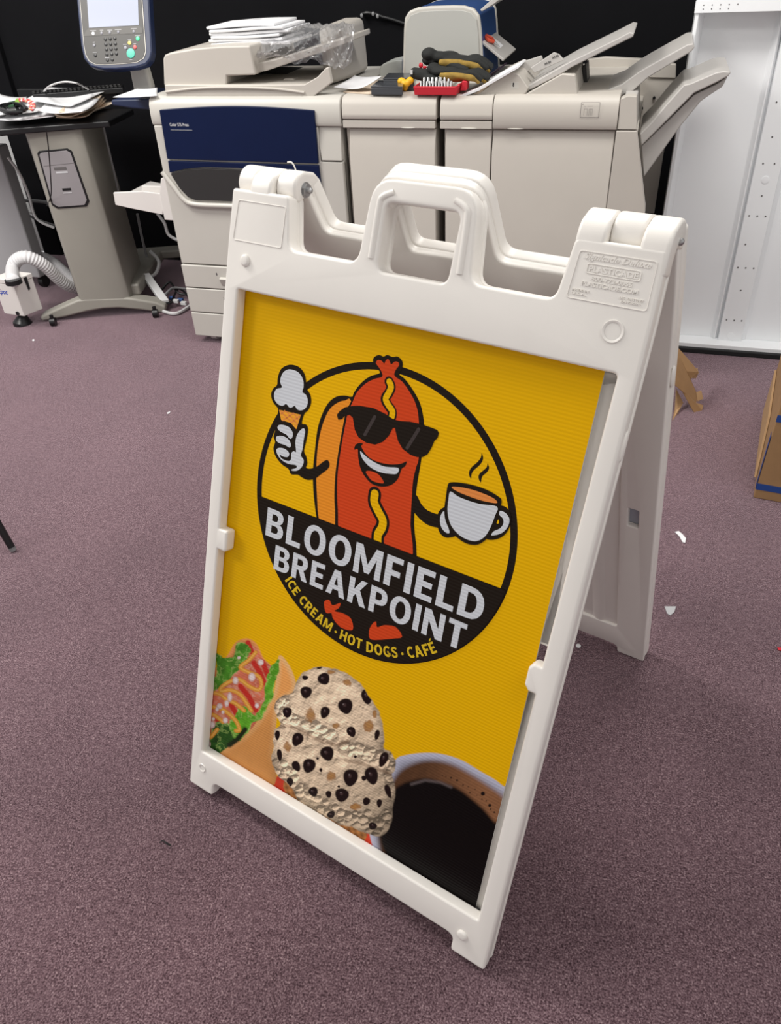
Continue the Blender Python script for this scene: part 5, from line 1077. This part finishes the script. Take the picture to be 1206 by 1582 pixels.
# grey cabinet at the edge
gc = AZ(62, 430, .06)
cb = thing('grey_cabinet', 'plain grey metal cabinet at the left edge behind the small white box', 'cabinet', (gc.x-.3, gc.y+.2, 0))
b = MB(); b.box(gc.x-.70, gc.x, gc.y, gc.y+.07, .06, .64); b.build('body', M['cab'], cb, bevel=.008, bseg=3)
b = MB(); b.cyl((gc.x-.04, gc.y+.05, .028), (gc.x-.015, gc.y+.05, .028), .028); b.cyl((gc.x-.0275, gc.y+.05, .03), (gc.x-.0275, gc.y+.05, .062), .01); b.build('caster', M['black'], cb)
# small white extractor box with hose
C0 = AZ(37.5, 489, .055); CR_ = AZ(66.5, 477, .055); CL_ = AZ(7, 484.5, .055); HT = .158
eb = thing('extractor_box', 'small white box with hose on a black cone foot beside the pedestal stand', 'extractor', (C0.x, C0.y+.05, 0))
C3 = CR_+CL_-C0
b = MB(); b.prism([C0, CR_, C3, CL_], (0, 0, HT-.02)); b.build('box_body', M['whitep'], eb, bevel=.003)
b = MB(); cen = (C0+C3)/2; b.prism([cen+(q_-cen)*1.03+Vector((0, 0, HT-.02)) for q_ in (C0, CR_, C3, CL_)], (0, 0, .022)); b.build('box_lid', M['whitep'], eb, bevel=.004)
rd = (CR_-C0).normalized(); ld = (C0-CL_).normalized(); rn = rd.cross(Vector((0, 0, 1)))
b = MB(); b.prism([C0+rd*(.55*(CR_-C0).length)+Vector((0, 0, HT*.97))+rn*.001, C0+rd*(.72*(CR_-C0).length)+Vector((0, 0, HT*.97))+rn*.001, C0+rd*(.70*(CR_-C0).length)+Vector((0, 0, HT*.64))+rn*.001, C0+rd*(.60*(CR_-C0).length)+Vector((0, 0, HT*.60))+rn*.001], rn*.004); b.build('latch', M['black'], eb, bevel=.002)
b = MB(); b.tube([C0-ld*.03+Vector((0, 0, .012)), C0-ld*.03+Vector((0, 0, .012))+ld.cross(Vector((0, 0, 1)))*.006], .008, 14); b.build('socket', M['black'], eb)
b = MB(); ln = ld.cross(Vector((0, 0, 1))); text_on(b, 'Epoc', CL_+ld*.012+ln*.0008+Vector((0, 0, .085)), .052, .030, .02, .3, ex=ld, ey=(0, 0, 1)); b.build('blue_lettering', M['inkb'], eb, smooth=0)
fc_ = AZ(35.5, 500, .0); fc_ = Vector((fc_.x, fc_.y, 0)); 
b = MB(); b.tube([(fc_.x, fc_.y, .0), (fc_.x, fc_.y, .004), (fc_.x+.003, fc_.y+.01, .034), (fc_.x+.003, fc_.y+.012, .056)], [.040, .040, .020, .017], 20); b.build('cone_foot', M['black'], eb)
tc_ = AZ(22, 438, .215)
b = MB(); b.tube([tc_, tc_+Vector((0, 0, .018))], .033, 20); b.build('hose_collar', M['black'], eb)
def hose(name, pts, r, pr, parent, pitch=.0115):
    p = catmull(pts, 40); L = 0; path = [p[0]]; rs = [r]
    for i in range(1, len(p)):
        L += (p[i]-p[i-1]).length; path.append(p[i]); rs.append(r*(1+.05*math.sin(2*PI*L/pitch)))
    b = MB(); b.tube(path, rs, 16); return b.build(name, M['hose'], parent, smooth=80)
hose('hose', [tc_+Vector((0, 0, .012)), AY(19.5, 415, 1.98), AY(26, 402, 1.99), AY(40, 397, 2.0), AY(55, 402, 2.02), AY(72, 413, 2.05), AY(90, 430, 2.09), AY(106, 441, 2.13), AY(125, 447, 2.2)], .0265, 1, eb)
hose('hose', [AY(125, 445, 2.30), AY(108, 428, 2.34), AY(95, 416, 2.37), AY(80, 404, 2.40), AY(64, 397, 2.42), AY(50, 394, 2.44)], .0245, 1, eb)
# papers, coil, beads and keyboard on the desk
dz = DZ
def P_(l, z): return [AZ(x, y, dz+z) for x, y in l]
DS = [('printed_sheet', [(118, 185), (150, 174), (187, 163), (150, 160)], .003, 'paper2', 'buff sheet at the right end of the desk pile', 'paper'),
      ('printed_sheet', [(88, 188), (137, 185.5), (166, 160), (112, 162)], .006, 'paper2', 'cream sheet low in the desk pile, edge showing', 'paper'),
      ('printed_sheet', [(86, 186), (134, 184), (163, 158), (110, 160)], .014, 'paper2', 'cream sheet midway up the desk pile', 'paper'),
      ('printed_sheet', [(92, 183), (132, 181), (160, 157), (112, 158)], .022, 'paper2', 'uppermost cream sheet of the desk pile', 'paper'),
      ('printed_sheet', [(-6, 192), (84, 188), (98, 173), (30, 170)], .010, 'paper', 'white sheet at the front edge of the desk', 'paper'),
      ('printed_sheet', [(-6, 186), (60, 178), (80, 160), (20, 158)], .018, 'paper', 'white sheet lying under the black cable coil', 'paper'),
      ('printed_sheet', [(60, 178), (128, 181), (155, 158), (80, 150)], .030, 'paper', 'large white sheet in the middle of the desk pile', 'paper'),
      ('printed_sheet', [(38, 160), (110, 168), (179, 139.5), (80, 138)], .040, 'paper', 'topmost white sheet reaching the right of the desk', 'paper'),
      ('printed_sheet', [(-8, 170), (16, 172), (44, 158), (0, 152)], .026, 'paper', 'white sheet at the far left of the desk', 'paper')]
for i, (nm, l, z, mm, lb, ct) in enumerate(DS): paper(nm, lb, ct, P_(l, z), 0, mm=mm, seed=20+i, curl=.010, group='papers heaped on the black desk')
# faint print on the topmost sheet
o9 = bpy.data.objects['printed_sheet']
def squig(pts, r, mm, name, label, cat, n=6, parent=None):
    b = MB(); b.tube(catmull(pts, n), r, 7); return b.build(name, M[mm], parent, label=label, cat=cat)
squig([AZ(67, 142, dz+.06), AY(75, 134, 2.05), AY(90, 128, 2.05), AY(105, 126.5, 2.06), AY(122, 130, 2.07), AZ(138, 139, dz+.055)], .0032, 'cable', 'white_cable', 'white cable arching over the papers on the desk', 'cable', 8)
kb = thing('keyboard', 'black keyboard behind the papers on the desk', 'keyboard', AZ(150, 140, dz+.02))
kq = [AZ(50, 146, dz+.062), AZ(190, 135, dz+.062), AZ(190, 129, dz+.062), AZ(50, 140, dz+.062)]
b = MB(); b.prism(kq, (0, 0, -.022)); b.prism([kq[2]+Vector((-.55, .0, -.02)), kq[2]+Vector((-.05, .0, -.02)), kq[2]+Vector((-.05, .03, -.02)), kq[2]+Vector((-.55, .03, -.02))], (0, 0, -.052)); b.build('keyboard_body', M['black'], kb, bevel=.004)
for i in range(22):
    f = (i+.5)/22; q_ = kq[0]*(1-f)+kq[1]*f; dd = (kq[3]-kq[0])
    for j in (.2, .6):
        c = q_+dd*j; b = MB(); b.box(c.x-.006, c.x+.006, c.y-.006, c.y+.006, c.z, c.z+.005); b.build('key', M['dark'], kb, bevel=.0015)
rr_ = random.Random(4)
cw = thing('coiled_cable', 'tangled black cable coil on the papers at the left edge', 'cable', AZ(20, 172, dz+.03))
for k in range(4):
    pts = []
    for i in range(15):
        a_ = i*.9+k; pts.append(AZ(17+22*math.cos(a_)*(.55+.12*k)+rr_.uniform(-3, 3)+k*1.5, 170+6.5*math.sin(a_)+rr_.uniform(-1.5, 1.5)-k, dz+.045+.006*k))
    b = MB(); b.tube(catmull(pts, 5), .0042, 7); b.build('loop', M['black'], cw)
bcol = ['stripc', 'peach', 'stripc', 'paper', 'stripc']
for i in range(15):
    a_ = -1.75+i*.165; px = 34+19*math.cos(a_); py = 160+11*math.sin(a_)+4
    for k in range(2):
        b = MB(); c = AZ(px-k*4*math.cos(a_), py-k*2.5*math.sin(a_), dz+.066); b.ell(c, (.0058, .0058, .0045)); b.build('bead', M[bcol[(i+k*2) % 5]], None, label='tiny bright bead in the curved strip beside the black cable coil', cat='bead', group='beads in the curved strip on the desk')
for mm, pts, lb in (('lime', [(22, 160), (30, 163), (31, 157), (27, 154)], 'lime green card scrap by the cable coil'), ('dgreen', [(13, 166), (22, 165), (24, 158), (14, 160)], 'dark green card scrap by the cable coil'), ('stripc', [(46, 168), (54, 168), (53, 163), (47, 163)], 'bright red card scrap right of the cable coil')):
    b = MB(); b.prism([AZ(x, y, dz+.055) for x, y in pts], (0, 0, .006)); b.build('card_scrap', M[mm], None, label=lb, cat='card')
# cables between stand, cabinet and copier
def cbl(pts, r, mm, lb): return squig(pts, r, mm, 'loose_cable', lb, 'cable')
cbl([AY(12, 243, 2.2), AY(30, 268, 2.22), AY(44, 300, 2.24), AY(56, 337, 2.24), AY(84, 352, 2.26)], .006, 'cable', 'grey cable sagging between grey cabinet and pedestal stand')
cbl([AY(28, 309, 2.5), AY(60, 311, 2.5), AY(95, 316, 2.5)], .008, 'cableg', 'grey straight conduit behind the grey cabinet')
cbl([AY(35, 328, 2.45), AY(60, 340, 2.45), AY(95, 352, 2.45)], .006, 'cableg', 'lower grey cable behind the grey cabinet')
cbl([AY(158, 190, 2.2), AY(170, 240, 2.22), AY(184, 300, 2.24)], .0045, 'cableg', 'thin grey cable dropping from the desk top to the bypass tray')
cbl([AY(212, 330, 2.45), AY(220, 370, 2.45), AY(228, 400, 2.45), AY(238, 418, 2.42)], .006, 'cableg', 'grey cable hanging behind the pedestal stand')
cbl([AY(243, 330, 2.35), AY(254, 345, 2.35), AY(260, 362, 2.35), AY(274, 371, 2.35)], .007, 'cable', 'white cable entering the copier side under the bypass tray')
cbl([AY(232, 388, 2.4), AY(245, 403, 2.38), AY(242, 420, 2.34), AY(232, 428, 2.3), AY(222, 430, 2.3)], .008, 'cable', 'white cable loop hanging over the rear foot')
cbl([AZ(252, 481, .012), AZ(268, 484.5, .010), AZ(280, 481, .010), AZ(296, 470, .010)], .0075, 'cable', 'white cable on the carpet running under the copier')
cbl([AY(71, 198, 1.9), AY(75, 230, 1.93), AY(78, 270, 1.95), AY(79, 300, 1.97), AY(73, 318, 2.0)], .0022, 'black', 'thin black cable hanging over the hatch of the pedestal stand')
cbl([AZ(236, 472, .02), AZ(255, 455, .05), AZ(268, 445, .05), AZ(290, 447, .03)], .006, 'cableg', 'grey cable crossing the dark tangle beside the copier')
cbl([AZ(248, 450, .03), AZ(262, 436, .06), AZ(275, 452, .03), AZ(292, 455, .02)], .005, 'black', 'black cable in the tangle beside the copier')
cbl([AZ(240, 462, .02), AZ(262, 468, .03), AZ(276, 446, .03), AZ(295, 462, .02)], .005, 'black', 'second black cable in the tangle, nearest the carpet')
b = MB(); q0, q1 = AZ(220, 430, .10), AZ(250, 472, .02); b.prism([q0, q1, q1+Vector((.03, .02, 0)), q0+Vector((.03, .02, 0))], (0, 0, .022)); b.build('power_strip', M['cable'], None, bevel=.004, label='white power strip leaning on the right foot of the stand', cat='power strip')
for i, (px, py) in enumerate(((266, 459), (272, 464), (279, 462), (284, 467))):
    c = AZ(px, py, .03); b = MB(); b.box(c.x-.015, c.x+.012, c.y-.008, c.y+.008, .018, .034); b.build('network_plug', M['blue'] if i % 2 == 0 else M['cable'], None, bevel=.003, label=['blue plug leftmost in the cable tangle', 'pale plug left of centre in the cable tangle', 'blue plug right of centre in the cable tangle', 'pale plug nearest the copier in the cable tangle'][i], cat='plug', group='plugs in the cable tangle')

# ================================================================== RIGHT SIDE
# white light fitting housing standing on end, leaning slightly
ph = math.radians(5); TP = PL((.78, 2.14, .02), (1, 0, 0), (0, math.sin(ph), math.cos(ph)))
tf = thing('light_fitting_housing', 'white enamelled steel light fitting housing standing on end against the black wall', 'light fitting', (1.08, 2.17, 0))
def tb(x0, x1, z0, z1, w0, w1, nm, mm='white', bv=.0015, par=None, lb=None):
    b = MB(); b.hexa([TP.P(x0, z0, w0), TP.P(x1, z0, w0), TP.P(x1, z0, w1), TP.P(x0, z0, w1), TP.P(x0, z1, w0), TP.P(x1, z1, w0), TP.P(x1, z1, w1), TP.P(x0, z1, w1)]); return b.build(nm, M[mm], par or tf, bevel=bv, label=lb)
TW, THt = .60, 1.075
def tprof(x0, x1, pts, nm):  # extrusion along the housing's length of a cross-section (x, w)
    b = MB(); b.prism([TP.P(x, 0, w_) for x, w_ in pts], TP.ey*THt); return b.build(nm, M['white'], tf, bevel=.001)
b = MB()
cs = [(0, 0), (.010, 0), (.012, -.004), (.026, -.050), (.030, -.078), (.24, -.082), (.244, -.078), (.252, -.060), (.256, -.060), (.266, -.078), (.267, -.052), (.347, -.052), (.350, -.070), (.362, -.078), (.366, -.082), (.575, -.078), (.578, -.05), (.590, 0), (.60, 0), (.60, -.09), (0, -.09)]
b.prism([TP.P(x, .012, w_) for x, w_ in cs], TP.ey*(THt-.03)); b.build('housing', M['white'], tf, bevel=.0008, smooth=30)
tb(-.002, .602, THt-.020, THt+.004, -.09, .003, 'end_plate', bv=.002); tb(-.002, .602, -.004, .012, -.09, .004, 'end_plate', bv=.002)
tb(-.004, .25, THt-.030, THt+.003, .003, .0045, 'end_flange')
b = MB(); b.hexa([TP.P(.065, THt-.004, 0), TP.P(.10, THt-.004, 0), TP.P(.10, THt-.004, -.02), TP.P(.065, THt-.004, -.02), TP.P(.065, THt+.03, 0), TP.P(.095, THt+.03, 0), TP.P(.095, THt+.03, -.02), TP.P(.065, THt+.03, -.02)]); b.build('mounting_tab', M['white'], tf, bevel=.001)
hs = [(.292, .28), (.318, .28), (.344, .28), (.318, .20), (.30, .36), (.292, .455), (.318, .455), (.344, .455), (.318, .52), (.292, .09), (.318, .09), (.344, .09), (.30, .62), (.335, .62), (.31, .70), (.3, .80), (.34, .80), (.32, .88), (.29, .95)]
for x, z in [(x-.010, z) for x, z in hs]:
    b = MB(); b.tube([TP.P(x, z, -.0522), TP.P(x, z, -.0512)], .0028, 10); b.build('screw_hole', M['ink'], tf)
for x, z in ((.308, .03), (.308, .57)):
    b = MB(); b.tube([TP.P(x, z, -.0525), TP.P(x, z, -.0508), TP.P(x, z, -.0505)], [.012, .012, .010], 20); b.build('knockout', M['white'], tf)
for i in range(9):
    x = .02+(i % 5)*.024; z = THt-.010-(i//5)*.010; b = MB(); b.tube([TP.P(x, z, .0045), TP.P(x, z, .0052)], .0018, 8); b.build('rivet_hole', M['ink'], tf)
b = MB(); b.box(.80, 1.36, 2.12, 2.27, 0, .018); b.build('shadow_gap_block', M['blackm'], None, bevel=.002, label='flat black block added as the shadow gap under the white light fitting housing', cat='block')  # added block; its black stands in for the shadow gap below the housing
# cardboard box with blue tape
B0 = AZ(1163, 769); B1 = AZ(1180, 640); fd = Vector((.42, -.050, 0))
bxh = .46
bx = thing('cardboard_box', 'brown cardboard box with blue tape at the right edge', 'box', (B0+B1+fd)/2)
b = MB(); b.prism([B0, B0+fd, B1+fd, B1], (0, 0, bxh)); b.build('carton', M['card'], bx, bevel=.003)
nf = Vector((fd.y, -fd.x, 0)).normalized(); nl = Vector((0, 0, 1)).cross((B1-B0).normalized())
b = MB(); b.prism([B0+nf*.0008+Vector((0, 0, .030)), B0+fd+nf*.0008+Vector((0, 0, .030)), B0+fd+nf*.0008+Vector((0, 0, .050)), B0+nf*.0008+Vector((0, 0, .050))], nf*.0006); b.build('tape_strip', M['tape'], bx, smooth=0)
b = MB(); sd_ = (B1-B0); b.prism([B0-nf*.0+nl*.0008+Vector((0, 0, .03)), B0+sd_*.05+nl*.0008+Vector((0, 0, .03)), B0+sd_*.05+nl*.0008+Vector((0, 0, .20)), B0+nl*.0008+Vector((0, 0, .20))], nl*.0006); b.build('tape_strip', M['tape'], bx, smooth=0)
b = MB(); b.prism([B0+nf*.0008+Vector((0, 0, .245)), B0+fd+nf*.0008+Vector((0, 0, .245)), B0+fd+nf*.0008+Vector((0, 0, .265)), B0+nf*.0008+Vector((0, 0, .265))], nf*.0006); b.build('tape_strip', M['tape'], bx, smooth=0)
b = MB(); b.prism([B0+nl*.001+sd_*.15+Vector((0, 0, .02)), B0+nl*.001+sd_*.95+Vector((0, 0, .02)), B0+nl*.001+sd_*.95+Vector((0, 0, .17)), B0+nl*.001+sd_*.4+Vector((0, 0, .15))], nl*.006); b.build('side_flap', M['card2'], bx, bevel=.001)
# die-cut cardboard piece behind the sign
cs_ = thing('cardboard_insert', 'open die-cut cardboard piece leaning on the carpet behind the sign', 'cardboard', AZ(1060, 630))
g0 = AZ(1040, 560, .19); g1 = AZ(1064, 634, .0); 
def cq(l, nm, dv=(0, .004, -.003), mm='card'):
    b = MB(); b.prism([AZ(x, y, z) for x, y, z in l], dv); b.build(nm, M[mm], cs_, smooth=0)
cq([(1035, 572, .13), (1048, 538, .16), (1070, 563, .10), (1079, 575, .08), (1066, 586, .07)], 'back_flap', mm='card')
cq([(1030, 585, .14), (1050, 552, .15), (1067, 587, .075), (1078, 612, .02), (1075, 622, .012)], 'main_panel', mm='card')
cq([(1046, 590, .10), (1050, 597, .085), (1072, 637, 0), (1084, 634, 0), (1086, 626, .005), (1075, 622, .012), (1035, 575, .13)], 'lower_panel', (-.002, .004, -.002), 'card')
cq([(1067, 584, .075), (1070, 570, .09), (1077, 568, .085), (1079, 576, .07), (1075, 584, .06)], 'rounded_tab', mm='card2')
cq([(1075, 606, .035), (1083, 603, .035), (1086, 616, .012), (1077, 620, .012)], 'rounded_tab', mm='card2')
cq([(1042, 632, .01), (1044, 600, .06), (1055, 622, .02), (1047, 638, 0), (1038, 650, 0)], 'front_flap', mm='card2')
# furniture leg at the left edge
l0 = AZ(21.5, 852, 0); l1 = AZ(0, 815, .075); ld_ = (l1-l0)
lg = thing('stool_leg', 'black metal furniture leg with grey tip standing on the carpet at the left edge', 'furniture leg', l0)
b = MB(); b.tube([l0+ld_*.10+Vector((0, 0, .004)), l0+ld_*5.0], [.0095, .0125], 16); b.build('leg_tube', M['black'], lg)
b = MB(); b.tube([l0+Vector((0, 0, .004)), l0+ld_*.14+Vector((0, 0, .004))], [.0085, .0098], 16); b.build('tip', M['cableg'], lg)
# litter on the carpet
def scrap(nm, pts, mm, lb, ct, h=.0015):
    b = MB(); b.prism([AZ(x, y, .0015) for x, y in pts], (0, 0, h)); b.build(nm, M[mm], None, smooth=0, label=lb, cat=ct)
scrap('paper_scrap', [(1042, 822), (1048, 821), (1054, 826), (1059, 832), (1058, 839), (1054, 838), (1049, 829)], 'paper', 'curved white paper sliver on the carpet right of the sign', 'paper scrap')
scrap('plastic_scrap', [(1026, 937), (1044, 937), (1041, 946), (1035, 951), (1030, 948)], 'cab', 'translucent grey plastic scrap on the carpet near the rear foot', 'plastic scrap', .0008)
c = AZ(893, 998, .001); b = MB(); b.tube([c, c+Vector((0, 0, .0015))], .0055, 14); b.build('paper_dot', M['paper'], None, label='round white paper dot in the shade beneath the sign', cat='paper scrap')
scrap('red_bit', [(1200, 1001), (1208, 1001), (1208, 1006), (1202, 1005)], 'red', 'tiny red bit on the carpet at the right edge', 'scrap')
scrap('white_speck', [(50, 525), (53, 524.5), (53, 527), (50, 527)], 'paper', 'tiny white speck on the carpet near the stand', 'scrap')
scrap('white_speck', [(258, 638), (263, 636), (262, 638), (259, 640)], 'paper', 'tiny white speck on the carpet left of the sign', 'scrap')
squig([AZ(246, 1302, .003), AZ(252, 1299, .005), AZ(258, 1304, .006), AZ(264, 1306, .003), AZ(256, 1301, .005), AZ(250, 1298, .003)], .0009, 'black', 'hair_wisp', 'wisp of black lint on the carpet in the lower left', 'lint')
# ================================================================== LIGHT
w = bpy.data.worlds.new('world'); SC.world = w; w.use_nodes = True; w.node_tree.nodes['Background'].inputs[0].default_value = (1.0, .985, .97, 1); w.node_tree.nodes['Background'].inputs[1].default_value = .58
def area(name, loc, rot, sx, sy, power, col=(1, .97, .93)):
    l = bpy.data.lights.new(name, 'AREA'); l.shape = 'RECTANGLE'; l.size = sx; l.size_y = sy; l.energy = power; l.color = col
    o = bpy.data.objects.new(name, l); COL.objects.link(o); o.location = loc; o.rotation_euler = rot; return o
area('ceiling_light', (-1.9, .9, 2.75), (0, 0, 0), 1.2, .6, 74)
area('ceiling_light', (.8, 1.3, 2.75), (0, 0, 0), 1.2, .6, 32)
area('ceiling_light', (-2.2, -.3, 2.75), (0, 0, 0), 1.2, .6, 46)
area('ceiling_light', (1.9, -.5, 2.75), (0, 0, 0), 1.2, .6, 12)
vs_ = SC.view_settings; SC.display_settings.display_device = 'sRGB'; vs_.view_transform = 'Standard'; vs_.look = 'None'; vs_.exposure = 0.0; vs_.gamma = 1; vs_.use_curve_mapping = False
SC.render.film_transparent = False
